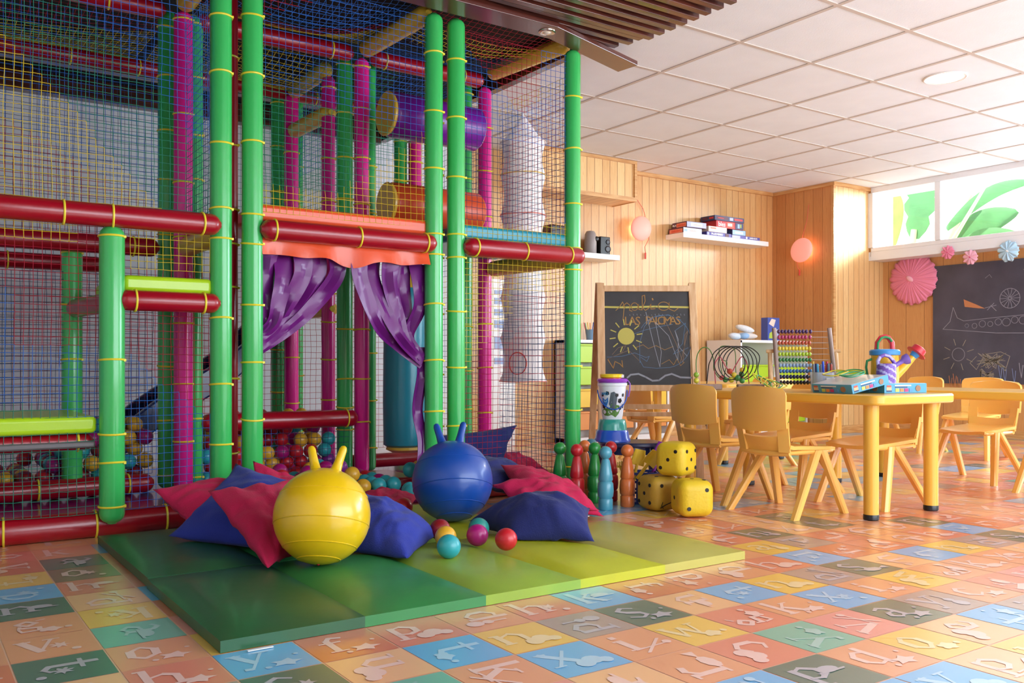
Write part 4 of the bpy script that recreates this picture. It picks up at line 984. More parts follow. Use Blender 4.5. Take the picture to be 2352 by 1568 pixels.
chairs = [((3.315, 2.655), 0, 'yellow chair tucked under the near side of the long table, nearest the viewer'),
          ((3.375, 3.105), 0, 'yellow chair tucked under the near side of the long table, beside the dice'),
          ((3.835, 2.575), 180, 'yellow chair on the far side of the long table, behind its front legs'),
          ((3.86, 3.06), 180, 'yellow chair on the far side of the long table, seen through the nearer chairs'),
          ((5.09, 2.745), 180, 'yellow chair behind the right-hand table, its seat pushed underneath'),
          ((6.33, 3.46), 185, 'yellow chair directly behind the chair at the right-hand table, near the wall chalkboard'),
          ((6.42, 3.98), 178, 'yellow chair by the wall chalkboard, behind the watering can spout'),
          ((4.93, 2.19), 180, 'yellow chair mostly beyond the right edge, only one leg in view'),
          ((4.38, 4.62), 0, 'yellow chair behind the right leg of the easel, at the back table'),
          ((5.22, 4.5), 180, 'yellow chair on the far side of the back table'),
          ((4.66, 3.98), 95, 'yellow chair at the end of the back table nearest the long table')]
for k, (p, a, l) in enumerate(chairs):
    if k == 0: ch0.location = (p[0], p[1], 0); ch0.rotation_euler = (0, 0, R(a)); ch0['label'] = l
    else: dup(ch0, (p[0], p[1], 0), R(a), l)

# ------------------------------------------------------------------ easel
ez = thing('chalkboard_easel', 'wooden standing easel with a chalkboard covered in chalk drawings', 'easel', (3.645, 3.93, 0), FACE)
def leg_bar(m, a, b, wx, wy):
    a = Vector(a); b = Vector(b); d = (b - a).normalized(); x = Vector((1, 0, 0)); x = (x - d * x.dot(d)).normalized(); y = d.cross(x)
    vs = [p + x * sx * wx / 2 + y * sy * wy / 2 for p in (a, b) for sx, sy in ((-1, -1), (1, -1), (1, 1), (-1, 1))]
    m.add(vs, [(3, 2, 1, 0), (4, 5, 6, 7), (0, 1, 5, 4), (1, 2, 6, 5), (2, 3, 7, 6), (3, 0, 4, 7)])
TOPZ = 1.135; yb = .12
def yz(z): return -.16 * (1 - z / TOPZ) * 1.0   # front leans towards the viewer at the foot
for s_ in (-1, 1):
    m = MB(); leg_bar(m, (s_ * .272, yz(0), 0), (s_ * .268, yz(TOPZ), TOPZ), .044, .02) if s_ < 0 else leg_bar(m, (s_ * .285, yz(0), 0), (s_ * .268, yz(TOPZ), TOPZ), .044, .02)
    m.build('leg', M_LWOOD, ez, smooth=False, bevel=.003)
    m = MB(); leg_bar(m, (s_ * .30, .30, 0), (s_ * .275, .03, TOPZ + .005), .04, .02); m.build('leg', M_LWOOD, ez, smooth=False, bevel=.003)
for (z0, z1, wd) in [(1.085, 1.12, .50), (.505, .54, .50), (.36, .385, .52)]:
    m = MB(); zc = (z0 + z1) / 2; m.box((0, yz(zc), zc), (wd + .0, .022, z1 - z0)); m.build('crossbar', M_LWOOD, ez, smooth=False, bevel=.003)
m = MB(); m.box((0, .22, .40), (.54, .02, .03)); m.build('crossbar', M_LWOOD, ez, smooth=False)
m = MB(); a = yz(.54); b = yz(1.085); m.add([(-.248, a + .003, .54), (.248, a + .003, .54), (.248, b + .003, 1.085), (-.248, b + .003, 1.085), (-.248, a + .013, .54), (.248, a + .013, .54), (.248, b + .013, 1.085), (-.248, b + .013, 1.085)],
        [(0, 1, 2, 3), (7, 6, 5, 4), (0, 4, 5, 1), (3, 2, 6, 7), (0, 3, 7, 4), (1, 5, 6, 2)]); bd = m.build('chalkboard', M_CHALK, ez, smooth=False)
T = frame((0, yz(.8125) + .003, .8125), (1, 0, 0), (0, (b - a), .545)); T = T @ Matrix.Translation((0, 0, 0))
def E(px, py): return ((px - 1480) / 200 * .5, (777 - py) / 217 * .545)    # drawing coordinates on the board
CH = [mat('ochre_chalk', 'a67d48', .9), mat('yellow_chalk', 'c2b65e', .9), mat('white_chalk', '9a9ca4', .9), mat('blue_chalk', '5d7894', .9), mat('tan_chalk', '8a705a', .9)]
m = MB()
def arcp(cx, cy, rx, ry, a0, a1, n=14): return [(cx + rx * math.cos(R(a0 + (a1 - a0) * k / n)), cy + ry * math.sin(R(a0 + (a1 - a0) * k / n))) for k in range(n + 1)]
def S(pts, wd, c): m.stroke([E(*p) for p in pts], wd, T, c)
S([(1381, 704), (1430, 705), (1500, 703), (1585, 705)], .011, 1)
# the cursive word on the line
S([(1408, 712), (1416, 705), (1424, 692), (1428, 702), (1424, 735)], .0042, 0); S([(1424, 702), (1434, 694), (1441, 700), (1440, 712), (1446, 714)], .0042, 0)
S(arcp(1452, 703, 8, 9, -20, -340) + [(1461, 697), (1462, 710), (1470, 711)], .0042, 0); S([(1468, 711), (1477, 690), (1476, 676), (1470, 678), (1470, 705), (1477, 712), (1486, 706)], .0042, 0)
S([(1486, 706), (1490, 697), (1490, 709), (1500, 708)], .0042, 0); S([(1494, 684), (1495, 687)], .008, 0); S(arcp(1520, 702, 13, 10, -10, -350) + [(1533, 693), (1533, 709), (1545, 714), (1555, 706)], .0042, 0)
for ch_, x in zip('LAS', (1434, 1446, 1459)): m.text(ch_, .072, T @ Matrix.Translation((*E(x, 738), 0)), 0)
for ch_, x in zip('PALOMAS', (1483, 1493, 1505, 1515, 1528, 1541, 1553)): m.text(ch_, .07, T @ Matrix.Translation((*E(x, 737), 0)), 0)
sc = E(1431, 773); m.prism([(sc[0] + .049 * math.cos(2 * math.pi * k / 24), sc[1] + .05 * math.sin(2 * math.pi * k / 24)) for k in range(24)], .0004, .0012, 1, T)
for k in range(12):
    an = 2 * math.pi * k / 12 + .15; m.stroke([(sc[0] + .064 * math.cos(an), sc[1] + .068 * math.sin(an)), (sc[0] + .095 * math.cos(an), sc[1] + .1 * math.sin(an))], .006, T, 1)
S(arcp(1520, 785, 62, 62, -150, 80, 22) + [(1500, 848), (1470, 845), (1462, 830)], .0028, 3); S([(1462, 835), (1462, 790), (1474, 750), (1495, 728), (1530, 722), (1560, 735)], .0028, 3)
S([(1478, 716), (1492, 780), (1508, 845), (1512, 810), (1500, 740), (1530, 772), (1550, 830), (1552, 780), (1545, 760), (1555, 800), (1572, 820)], .0028, 2)
S([(1520, 730), (1547, 790), (1562, 835), (1568, 770), (1575, 760), (1560, 820), (1555, 835)], .0028, 4); S([(1452, 800), (1470, 793), (1482, 802), (1500, 795), (1520, 805), (1540, 797)], .0028, 0)
S([(1388, 828), (1400, 848), (1404, 832), (1416, 838), (1422, 846), (1420, 830)], .005, 0); S([(1386, 822), (1420, 820), (1450, 812), (1476, 823), (1484, 820), (1478, 832), (1464, 822)], .0028, 3)
S([(1398, 816), (1412, 800), (1430, 795), (1420, 812), (1388, 826), (1436, 806), (1460, 830)], .0025, 4); S([(1512, 838), (1530, 828), (1540, 840), (1548, 826), (1556, 842), (1565, 834)], .0028, 0)
S([(1432, 870), (1440, 863), (1458, 861), (1474, 868), (1490, 877), (1505, 876), (1520, 865), (1535, 861), (1555, 869), (1580, 870)], .010, 2)
for k in range(16): S([(1440 + 8.5 * k, 722 - 2 * math.sin(k)), (1441 + 8.5 * k, 724)], .002, 2)
S([(1448, 768), (1470, 760), (1500, 752), (1540, 745)], .0024, 3); S([(1545, 760), (1570, 742), (1562, 790), (1540, 815), (1575, 800)], .0024, 3)
m.build('chalk_drawing', CH, bd, smooth=False)

# ------------------------------------------------------------------ stool with the bucket and the base toy
st = thing('kids_stool', 'low dark navy plastic stool behind the skittles', 'stool', (3.27, 3.66, 0), FACE); M_NAVYP = mat('navy_plastic', '16224f', .3, coat=.2)
m = MB(); m.prism([(.165 * math.copysign(abs(math.cos(a)) ** .6, math.cos(a)), .14 * math.copysign(abs(math.sin(a)) ** .6, math.sin(a))) for a in [2 * math.pi * k / 36 for k in range(36)]], .222, .245); m.build('seat', M_NAVYP, st, bevel=.006)
for sx in (-1, 1):
    for sy in (-1, 1):
        m = MB(); m.tube([(sx * .155, sy * .13, 0), (sx * .125, sy * .10, .225)], [.017, .026], 12); m.build('leg', M_NAVYP, st)
m = MB(); m.prism([(.14 * math.cos(a), .115 * math.sin(a)) for a in [2 * math.pi * k / 24 for k in range(24)]], .18, .223); m.build('apron', M_NAVYP, st)
sx_, sy_ = 3.195, 3.71
bt = thing('upturned_sand_bucket', 'upturned blue and teal plastic sand bucket on the stool, under the printed bucket', 'bucket', (sx_, sy_, .246), FACE)
m = MB(); m.lathe([(.098, 0), (.098, .012), (.092, .02), (.088, .05), (.080, .062)], 36, 0); m.build('base', mat('blue_translucent_plastic', '2f5fd0', .2, coat=.4), bt)
m = MB(); m.lathe([(.079, .062), (.076, .09), (.070, .115), (.066, .118)], 36); m.build('top', mat('teal_translucent_plastic', '3aa79a', .2, coat=.4), bt)
bk = thing('printed_party_bucket', 'white bucket printed with footballs and a blue shield, coloured lids on top', 'bucket', (sx_, sy_, .365), FACE)
prof = [(.052, 0), (.056, .02), (.074, .178), (.079, .180), (.080, .192), (.074, .196)]
m = MB(); m.lathe(prof, 40); bo = m.build('body', mat('bucket_white', 'e9ebf2', .35), bk)
def rb_(z): return .0565 + (.074 - .0565) * (z - .02) / .158 + .0006
def patch(mb, a0, z0, poly, mi):
    """paste a flat outline round the bucket wall; poly in metres"""
    vs = [(rb_(z0 + y) * math.sin(a0 + x / .068), -rb_(z0 + y) * math.cos(a0 + x / .068), z0 + y) for x, y in poly]; n = len(vs); c = (rb_(z0) * math.sin(a0) * 1.005, -rb_(z0) * math.cos(a0) * 1.005, z0)
    mb.add(vs + [c], [(i, (i + 1) % n, n) for i in range(n)], mi)
pr = MB(); pent = lambda r, a=0: [(r * math.cos(R(90 + 72 * k + a)), r * math.sin(R(90 + 72 * k + a))) for k in range(5)]
for (a0, z0, r) in [(.55, .10, .015), (.85, .13, .011), (.25, .13, .011), (.95, .07, .013), (.65, .06, .010), (-.9, .07, .014), (-.95, .13, .010), (-.5, .14, .012)]: patch(pr, a0, z0, pent(r, a0 * 90), 0)
patch(pr, -.02, .10, [(.02 * math.cos(k * .7) * (1 + .4 * (k % 2)), .05 * math.sin(k * .7)) for k in range(9)], 1); patch(pr, .1, .05, [(.035 * math.cos(k * .7), .03 * math.sin(k * .7) * (1 + .3 * (k % 2))) for k in range(9)], 2); patch(pr, -.6, .04, [(.04 * math.cos(k * .7), .022 * math.sin(k * .7)) for k in range(9)], 2)
patch(pr, -.72, .095, [(-.018, .022), (.018, .022), (.019, 0), (.010, -.020), (0, -.028), (-.010, -.020), (-.019, 0)], 3); patch(pr, -.72, .093, [(-.011, .010), (.011, .010), (0, -.014)], 4)
pr.build('printed_pattern', [M_BLACK, mat('print_grey', '55606a', .5), mat('print_green', '5b8a3c', .5), mat('print_blue', '2f78c4', .5), mat('print_pale_blue', 'bfe0f2', .5)], bo, smooth=False)
tx = MB(); 
for k, ch_ in enumerate('MAD'):
    a0 = -.72 + (k - 1) * .19; Tm = frame((rb_(.135) * 1.01 * math.sin(a0), -rb_(.135) * 1.01 * math.cos(a0), .137), (math.cos(a0), math.sin(a0), 0), (0, 0, 1)); tx.text(ch_, .021, Tm, 0, bold=.0006)
tx.build('printed_letters', mat('print_letters', '3f8cc8', .5), bo, smooth=False)
m = MB(); m.tube([(.079 * math.cos(a), -.079 * math.sin(a) * 1.06, .155 - .10 * math.sin(a)) for a in [math.pi * k / 20 for k in range(21)]], .0035, 8); m.build('handle', mat('blue_bail', '1b57b8', .35), bo)
m = MB(); m.lathe([(.072, .196), (.079, .198), (.081, .214), (.076, .218)], 40); m.tube([(.081 * math.cos(a), .081 * math.sin(a), .207 - .0 * math.sin(a)) for a in [2 * math.pi * k / 30 for k in range(30)]], .003, 6, closed=True); m.build('lid', mat('violet_lid', '9a3fc0', .3), bk)
m = MB(); m.tube([(.08, -.01, .21), (.094, -.012, .19), (.092, -.015, .15), (.084, -.02, .12)], .0032, 8); m.build('lid_handle', mat('violet_bail', '8b35b5', .35), bk)
yl = thing('yellow_lid', 'yellow plastic lid with a paper tag lying on top of the printed bucket', 'lid', (sx_ - .006, sy_, .584), FACE)
m = MB(); m.lathe([(.03, 0), (.056, .002), (.062, .006), (.063, .020), (.058, .023)], 36); m.build('lid', mat('yellow_lid_plastic', 'f6d31c', .3), yl)
m = MB(); m.lathe([(.050, 0), (.054, -.002), (.054, .005)], 30); m.build('rim', M_ORANGE, yl)
m = MB(); m.box((.052, -.035, .012), (.022, .004, .016)); m.build('paper_tag', M_WHITE, yl)

# ------------------------------------------------------------------ skittles
SK = {'green': '1f8c3a', 'red': 'c22028', 'orange': 'e07638', 'blue': '4d9bb0', 'dull blue': '46788a'}
sk_me = {}
for k, hx in SK.items():
    m = MB(); m.lathe([(.030, 0), (.033, .004), (.033, .046), (.0285, .052), (.0345, .060), (.037, .085), (.035, .118), (.0285, .128), (.0335, .136), (.030, .165), (.019, .222), (.012, .232)], 32)
    o = m.build('body', mat(k.replace(' ', '_') + '_skittle_plastic', hx, .3, coat=.25)); m2 = MB(); m2.sph((0, 0, .257), .030, 24, 16); h = m2.build('head', o.data.materials[0]); sk_me[k] = (o.data, h.data); bpy.data.objects.remove(o); bpy.data.objects.remove(h)
def skittle(col, x, y, label):
    t = thing('skittle', label, 'skittle', (x, y, .001), 0, 'plastic skittles by the play frame')
    for n_, me in zip(('body', 'head'), sk_me[col]): o = bpy.data.objects.new(n_, me); C.objects.link(o); o.parent = t
for c_, u, t_, l in [('green', 1286, 4.31, 'green skittle standing in front of the green pole, leftmost of the row'), ('red', 1325, 4.22, 'red skittle second from the left, in front of the orange one'), ('orange', 1343, 4.43, 'orange skittle half hidden behind the left red one'),
                     ('dull blue', 1358, 4.52, 'blue skittle hidden behind the middle green one'), ('green', 1366, 4.31, 'green skittle in the middle, left of the light blue one'), ('blue', 1391, 4.10, 'light blue skittle nearest the viewer, beside the pillows'),
                     ('red', 1403, 4.37, 'red skittle between the light blue and the right orange one'), ('orange', 1441, 4.19, 'orange skittle at the right end of the row, near the dice')]:
    a = (u - 1176) / 2075; fx, fy = math.cos(R(55.6)), math.sin(R(55.6)); skittle(c_, t_ * (fx + a * fy), t_ * (fy - a * fx), l)

# ------------------------------------------------------------------ foam dice
M_DIE = mat('yellow_foam', 'e3bf20', .5, bump=.15, bscale=90, var=.06, vscale=12); M_DIE2 = mat('worn_yellow_foam', 'b8922a', .6, bump=.15, bscale=90, var=.15, vscale=12); M_PIP = mat('black_pip', '15120c', .5)
def die(label, c, s, rz, faces, mt, scuff=False):
    t = thing('foam_die', label, 'die', (c[0], c[1], c[2] - s / 2), R(rz))
    bm = bmesh.new(); bmesh.ops.create_cube(bm, size=s); bmesh.ops.bevel(bm, geom=bm.edges[:], offset=s * .27, segments=7, profile=.5, affect='EDGES')
    me = bpy.data.meshes.new('body'); bm.to_mesh(me); bm.free(); me.materials.append(mt); me.polygons.foreach_set('use_smooth', [True] * len(me.polygons)); b = bpy.data.objects.new('body', me); C.objects.link(b); b.parent = t; b.location = (0, 0, s / 2)
    P = {1: [(0, 0)], 2: [(-1, -1), (1, 1)], 3: [(-1, -1), (0, 0), (1, 1)], 4: [(-1, -1), (1, 1), (-1, 1), (1, -1)], 5: [(-1, -1), (1, 1), (-1, 1), (1, -1), (0, 0)], 6: [(-1, -1), (-1, 0), (-1, 1), (1, -1), (1, 0), (1, 1)]}
    for nm, n_ in faces.items():
        fl_ = n_ < 0; n_ = abs(n_); F_ = {'-y': ((1, 0, 0), (0, 0, 1)), '+x': ((0, 1, 0), (0, 0, 1)), '-x': ((0, -1, 0), (0, 0, 1)), '+z': ((1, 0, 0), (0, 1, 0)), '+y': ((-1, 0, 0), (0, 0, 1))}[nm]
        z_ = Vector(F_[0]).cross(Vector(F_[1])); T_ = frame(z_ * (s / 2 + .0002) , F_[0], F_[1])
        for (px, py) in P[n_]:
            if fl_: px = -px
            m = MB(); m.prism([(px * s * .25 + s * .055 * math.cos(q), py * s * .25 + s * .055 * math.sin(q)) for q in [2 * math.pi * k / 20 for k in range(20)]], -.002, .0006, 0, T_); o = m.build('pip', M_PIP, b, smooth=False)
    if scuff:
        T_ = frame((0, -s / 2 - .0002, 0), (1, 0, 0), (0, 0, 1)); m = MB(); m.stroke([(-s * .3, -s * .38), (-s * .1, -s * .3), (s * .1, -s * .24)], .004, T_); m.stroke([(-s * .22, -s * .22), (-s * .26, -s * .32), (-s * .2, -s * .4)], .003, T_); m.build('scuff_mark', M_PIP, b, smooth=False)
die('yellow foam die on the floor at the right, three dots on top', (2.865, 2.80, .0825), .158, -26, {'-y': 2, '-x': 1, '+z': -3}, M_DIE)
die('darker worn yellow foam die on the floor, under the top one', (2.865, 3.01, .080), .155, -6, {'-x': 5, '-y': -2, '+z': 4}, M_DIE2, True)
die('yellow foam die resting on top of the other two', (2.900, 2.93, .237), .150, -74, {'-y': 3, '+x': 5}, M_DIE)

# ------------------------------------------------------------------ sand toy crate beside the dice
cr = thing('toy_crate', 'dark blue slotted plastic crate of sand toys behind the dice', 'crate', (2.94, 3.21, 0), FACE); m = MB(); W = .075; D = .06; H_ = .15
for s_ in (-1, 1):
    for k in range(7): m.bb(-W + k * .0235, s_ * D - .002, .0, -W + k * .0235 + .009, s_ * D + .002, H_)
    for k in range(5): m.bb(s_ * W - .002, -D + k * .026, 0, s_ * W + .002, -D + k * .026 + .009, H_)
    for z in (0, .05, .10, H_ - .012): m.bb(-W, s_ * D - .003, z, W, s_ * D + .003, z + .012); m.bb(s_ * W - .003, -D, z, s_ * W + .003, D, z + .012)
m.bb(-W, -D, 0, W, D, .006); m.build('basket', mat('blue_crate_plastic', '2a3f8c', .35), cr, smooth=False)
def spade(label, loc, col, rot):
    t = thing('toy_spade', label, 'toy', loc); m = MB(); m.tube([(0, 0, 0), (0, 0, .09)], [.009, .007], 10); m.build('handle', col, t)
    m = MB(); vs, fs = curve_grid(lambda u, v: ((v - .5) * .062 * (1 - .25 * u * u), .014 * (1 - (2 * v - 1) ** 2) - .01, .085 + .075 * u), 8, 8, .004); m.add(vs, fs); m.build('blade', col, t); t.rotation_euler = rot; return t
M_SY = mat('yellow_sand_toy', 'e8c63a', .35); M_SP = mat('purple_sand_toy', '7d2a8f', .35)
spade('yellow toy spade standing in the blue crate, blade up', (2.885, 3.20, .10), M_SY, (0, R(12), FACE)); spade('purple toy spade standing in the blue crate, right of the yellow ones', (3.0, 3.19, .135), M_SP, (R(5), R(18), FACE))
spade('yellow toy scoop lying across the front of the blue crate', (2.875, 3.16, .125), M_SY, (R(14), R(34), FACE))
tr = thing('toy_rake', 'small yellow toy rake leaning over the left side of the crate', 'toy', (2.83, 3.20, .13), FACE); m = MB(); m.tube([(0, 0, 0), (-.02, 0, .05)], .006, 8)
for k in range(6): m.box((-.03 + k * .009, 0, .058 + .003 * k), (.004, .018, .024))
m.bb(-.036, -.004, .045, .022, .004, .054); m.build('rake', M_SY, tr)
# ------------------------------------------------------------------ things on the long table (top at .53)
TT = .5305
M_BLU = mat('printed_box_blue', '4f9fc4', .4); M_LID = mat('box_lid_print', 'd8d4cf', .3, coat=.4)
def craft_box(label, loc, rz, W, D, Hh, tilt=(0, 0)):
    t = thing('craft_kit_box', label, 'box', loc); t.rotation_euler = (R(tilt[0]), R(tilt[1]), R(rz))
    m = MB(); m.bb(0, 0, 0, W, D, Hh); b = m.build('box', M_BLU, t, smooth=False, bevel=.0015)
    m = MB(); m.bb(.004, .004, Hh, W - .004, D - .004, Hh + .0008); m.build('lid_print', M_LID, b, smooth=False)
    m = MB()
    for (o_, ux, L_) in (((0, 0, 0), (1, 0, 0), W), ((0, D, 0), (0, -1, 0), D)):
        T_ = frame(o_, ux, (0, 0, 1)); z = lambda pts, mi: m.prism(pts, .0002, .0008 + .00015 * mi, mi, T_)
        rct = lambda x, y, w_, h_: [(x, y), (x + w_, y), (x + w_, y + h_), (x, y + h_)]
        k = L_ / .26
        z(rct(.012 * k, Hh * .3, .03 * k, Hh * .38), 1); z(rct(.014 * k, Hh * .62, .026 * k, Hh * .2), 2); z(rct(.012 * k, Hh * .14, .032 * k, Hh * .14), 3)
        z(rct(.062 * k, Hh * .72, .1 * k, Hh * .13), 4); z(rct(.064 * k, Hh * .56, .075 * k, Hh * .11), 3)
        for q, ci in enumerate((5, 6, 7, 8)): z(rct((.066 + .028 * q) * k, Hh * .14, .022 * k, Hh * .34), ci)
        z([(.205 * k + .016 * k * math.cos(a), Hh * .48 + Hh * .32 * math.sin(a)) for a in [2 * math.pi * q / 16 for q in range(16)]], 9)
    m.build('side_print', [M_BLU, mat('p_cream', 'd9b48e', .5), mat('p_red', 'c25a4a', .5), mat('p_navy', '3a4a72', .5), mat('p_white', 'e8e6e0', .5), mat('p_lime', 'd6d65c', .5), mat('p_orange', 'e88a4a', .5), mat('p_magenta', 'cf3a7a', .5), mat('p_blue', '5a94c8', .5), mat('p_brown', '9c7458', .5)], b, smooth=False)
    return t
craft_box('blue printed craft kit box lying flat near the table corner, watering cans on it', (3.63, 2.375, TT), -12, .25, .26, .043)
craft_box('blue printed craft kit box propped on the other box, green hoops on top', (3.415, 2.385, TT), -12, .21, .25, .040, (0, -12))
def ring(m, c, r, tr, tilt=(0, 0), ell=1.0, n=36, mi=0):
    M_ = Matrix.Rotation(tilt[0], 3, 'X') @ Matrix.Rotation(tilt[1], 3, 'Y'); m.tube([Vector(c) + M_ @ Vector((r * math.cos(a), r * ell * math.sin(a), .002 * math.sin(3 * a))) for a in [2 * math.pi * k / n for k in range(n)]], tr, 6, mi, closed=True)
M_HG = mat('green_hoop', '2e9a58', .35); M_HY = mat('yellow_hoop', 'cfc03a', .35)
for k, (x, y, z, r, mm, l) in enumerate([(3.56, 2.50, .622, .060, M_HG, 'green plastic hoop on the propped box, the larger one'), (3.565, 2.49, .614, .050, mat('teal_hoop', '49b08c', .35), 'teal plastic hoop inside the larger green hoop on the box'), (3.535, 2.56, .620, .055, M_HY, 'yellow green hoop under the green hoops at the back of the box')]):
    m = MB(); ring(m, (0, 0, 0), r, .0028, (0, R(-9) - .06)); o = m.build('plastic_hoop', mm, loc=None); o.location = (x, y, z); tag(o, l, 'hoop', 'plastic hoops on the long table')
for k in range(6):
    m = MB(); ring(m, (0, 0, 0), .062, .0026, (R(6 + 3 * k), R(-8 - 4 * k)), .5); o = m.build('plastic_hoop', (M_HY, M_HG)[k % 3 == 1]); o.location = (3.43 - .01 * k, 2.79 + .014 * k, .556 + .006 * k); o.rotation_euler = (0, 0, R(20 + 12 * k))
    tag(o, ('green' if k % 3 == 1 else 'yellow green') + ' hoop in the loose pile beside the craft box, in front of the abacus', 'hoop', 'plastic hoops on the long table')
# watering cans
wc = thing('watering_can', 'large yellow toy watering can with blue lid and red spout cap', 'watering can', (3.80, 2.485, TT + .0445), FACE); M_WY = mat('can_yellow', 'f0b42e', .35, coat=.1); M_WB = mat('can_blue', '3f8fd0', .35); M_WR = mat('can_red', 'c62a38', .35)
m = MB(); m.lathe([(.060, 0), (.062, .01), (.061, .09), (.060, .125)], 32); m.build('body', M_WY, wc)
m = MB(); m.lathe([(.060, .125), (.067, .128), (.068, .145), (.062, .152), (.040, .155)], 32); m.build('lid', M_WB, wc)
m = MB(); m.tube([(-.036, 0, .148), (-.034, 0, .185), (-.018, 0, .208), (0, 0, .213), (.018, 0, .208), (.034, 0, .185), (.036, 0, .148)], [.009] * 7, 10, flat=1.3); m.build('handle', M_WR, wc)
m = MB(); m.tube([(-.036, -.009, .150), (-.034, -.009, .184), (-.018, -.009, .206), (0, -.009, .211), (.018, -.009, .206), (.03, -.009, .19)], .006, 8); m.tube([(-.06, 0, .108), (-.082, 0, .10), (-.086, 0, .07), (-.078, 0, .02), (-.06, 0, .01)], .006, 8); m.build('back_handle', mat('can_green', '2f8a50', .35), wc)
m = MB(); m.tube([(.045, 0, .03), (.09, 0, .07), (.135, 0, .122)], [.024, .018, .015], 16); sp = m.build('spout', M_WY, wc)
d = Vector((.65, 0, .75)).normalized(); RT = d.to_track_quat('Z', 'Y').to_matrix()
m = MB(); m.lathe([(.016, 0), (.022, .02), (.024, .022)], 20, at=(.13, 0, .118), rot=RT); m.build('collar', M_WB, sp); m = MB(); m.lathe([(.022, .020), (.046, .022), (.046, .026), (.034, .028), (.032, .052), (.028, .055)], 24, at=(.13, 0, .118), rot=RT); m.build('rose_cap', M_WR, sp)
wp = thing('watering_can', 'small purple striped toy watering can standing in front of the yellow one', 'watering can', (3.705, 2.415, TT + .0445), FACE); M_P1 = mat('can_purple', '7a5fb8', .4); M_P2 = mat('can_lilac_stripe', 'a9a2d8', .4)
def stripe_vc(v): return srgb('b3acdc') if int(math.floor((v[0] * .8 + v[2] * 1.4) / .014)) % 3 == 0 else srgb('7450ae')
def recolor(m): m.c = [stripe_vc(tuple(sum(m.v[i][q] for i in f) / len(f) for q in range(3))) for f in m.f]; return m
M_STR = vcol_mat('purple_striped_plastic', .4)
m = MB(); m.lathe([(.042, 0)] + [(.043 - .003 * abs(k / 14 - .5), .002 + .082 * k / 14) for k in range(15)] + [(.036, .088)], 40); recolor(m).build('body', M_STR, wp, smooth=True)
m = MB(); m.tube([(-.036, 0, .082), (-.038, 0, .10), (-.028, 0, .118), (-.008, 0, .126), (.014, 0, .120), (.028, 0, .104), (.038, 0, .088)], .0085, 10); recolor(m).build('handle', M_STR, wp)
m = MB(); m.tube([(.034, 0, .075), (.055, 0, .088), (.072, 0, .098), (.082, 0, .104), (.098, 0, .110)], [.012, .010, .011, .022, .025], 16); m.build('spout', M_P1, wp)
# abacus
ab = thing('abacus', 'large bead abacus with ten rows of coloured beads in a round-posted wooden frame', 'abacus', (3.655, 2.825, TT), FACE); M_AB = wood_mat('greyed_wood', 'a98f86', '8d7468', (20, 20, 4), .5)
for x in (-.145, .128):
    m = MB(); lean = -.016 if x < 0 else .024; x_ = x; m.tube([(x_ - lean * .6, -.03, .0), (x_ - lean, .012, .30)] if False else [(x_ + (.016 if x < 0 else .02), -.02, 0), (x_ - (.0 if x < 0 else .004), .0, .305)], [.0105, .0105], 12); m.build('post', M_AB, ab)
for x in (-.165, .155):
    m = MB(); m.tube([(x, -.02, .0), (x + .01, .03, .19)], [.012, .012], 10); m.tube([(x - .01, .028, .192), (x + .03, .02, .194)], .009, 10); m.build('support', M_LWOOD, ab)
rows = ['4a2a5c', 'b03a68', 'b8503a', 'e0c63a', 'a8c43a', '3a8048', '8fa8c4', '3f78b0', '22305c', '201c28']; n_b = 0
for k, hx in enumerate(rows):
    z = .288 - k * .0275; m = MB(); m.tube([(-.14 + .014 * k / 10, 0, z), (.125 + .014 * k / 10, 0, z)], .0014, 6); rd = m.build('rod', mat('steel_wire' + str(k), 'c8c4c4', .3, metal=.8), ab)
    mm = mat('bead_' + str(k), hx, .2, coat=.5)
    for q in range(10):
        m = MB(); x = -.122 + q * .0163 + .0012 * k + (.004 if k == 0 and q > 4 else 0) + (.004 if k in (0, 1) and q > 8 else 0); m.sph((x, 0, z), .0112, 14, 8, sc=(.70, 1, 1)); m.build('bead', mm, rd)
# bead maze
bz = thing('bead_maze', 'bead maze of looping black, green and red wires on wooden blocks', 'toy', (3.515, 3.16, TT), FACE)
for x, y in ((-.105, 0), (.085, .0)): m = MB(); m.bb(x - .085 if x < 0 else x - .055, y - .022, 0, x + .055 if x < 0 else x + .08, y + .022, .028); m.build('base_block', M_AB, bz, smooth=False, bevel=.004)
def wire(pts, r, mt):
    pv = [Vector(p) for p in pts]; out = []
    for i in range(len(pv) - 1):
        p0 = pv[max(i - 1, 0)]; p1 = pv[i]; p2 = pv[i + 1]; p3 = pv[min(i + 2, len(pv) - 1)]
        for k in range(6): u = k / 6; out.append(.5 * ((2 * p1) + (-p0 + p2) * u + (2 * p0 - 5 * p1 + 4 * p2 - p3) * u * u + (-p0 + 3 * p1 - 3 * p2 + p3) * u ** 3))
    out.append(pv[-1]); MB().tube(out, r, 8).build('wire', mt, bz)
M_WG = mat('green_wire', '4a7a34', .3); M_WK = mat('black_wire', '1c1a1c', .3); M_WRd = mat('red_wire', 'b8485a', .3)
wire([(-.175, 0, .03), (-.178, 0, .15), (-.160, 0, .20), (-.135, 0, .215), (-.108, 0, .20), (-.09, .0, .15), (-.088, 0, .10), (-.06, .01, .06)], .0026, M_WG)
pts = [(-.125, 0, .03), (-.115, 0, .12)]
for k in range(0, 4 * 12 + 6): a = math.pi * .95 - 2 * math.pi * k / 12; pts.append((-.028 + k * .0019 + .083 * math.cos(a), -.02 + .0008 * k, .135 + .085 * math.sin(a)))
pts += [(.14, .02, .1), (.15, 0, .03)]; wire(pts, .0027, M_WK)
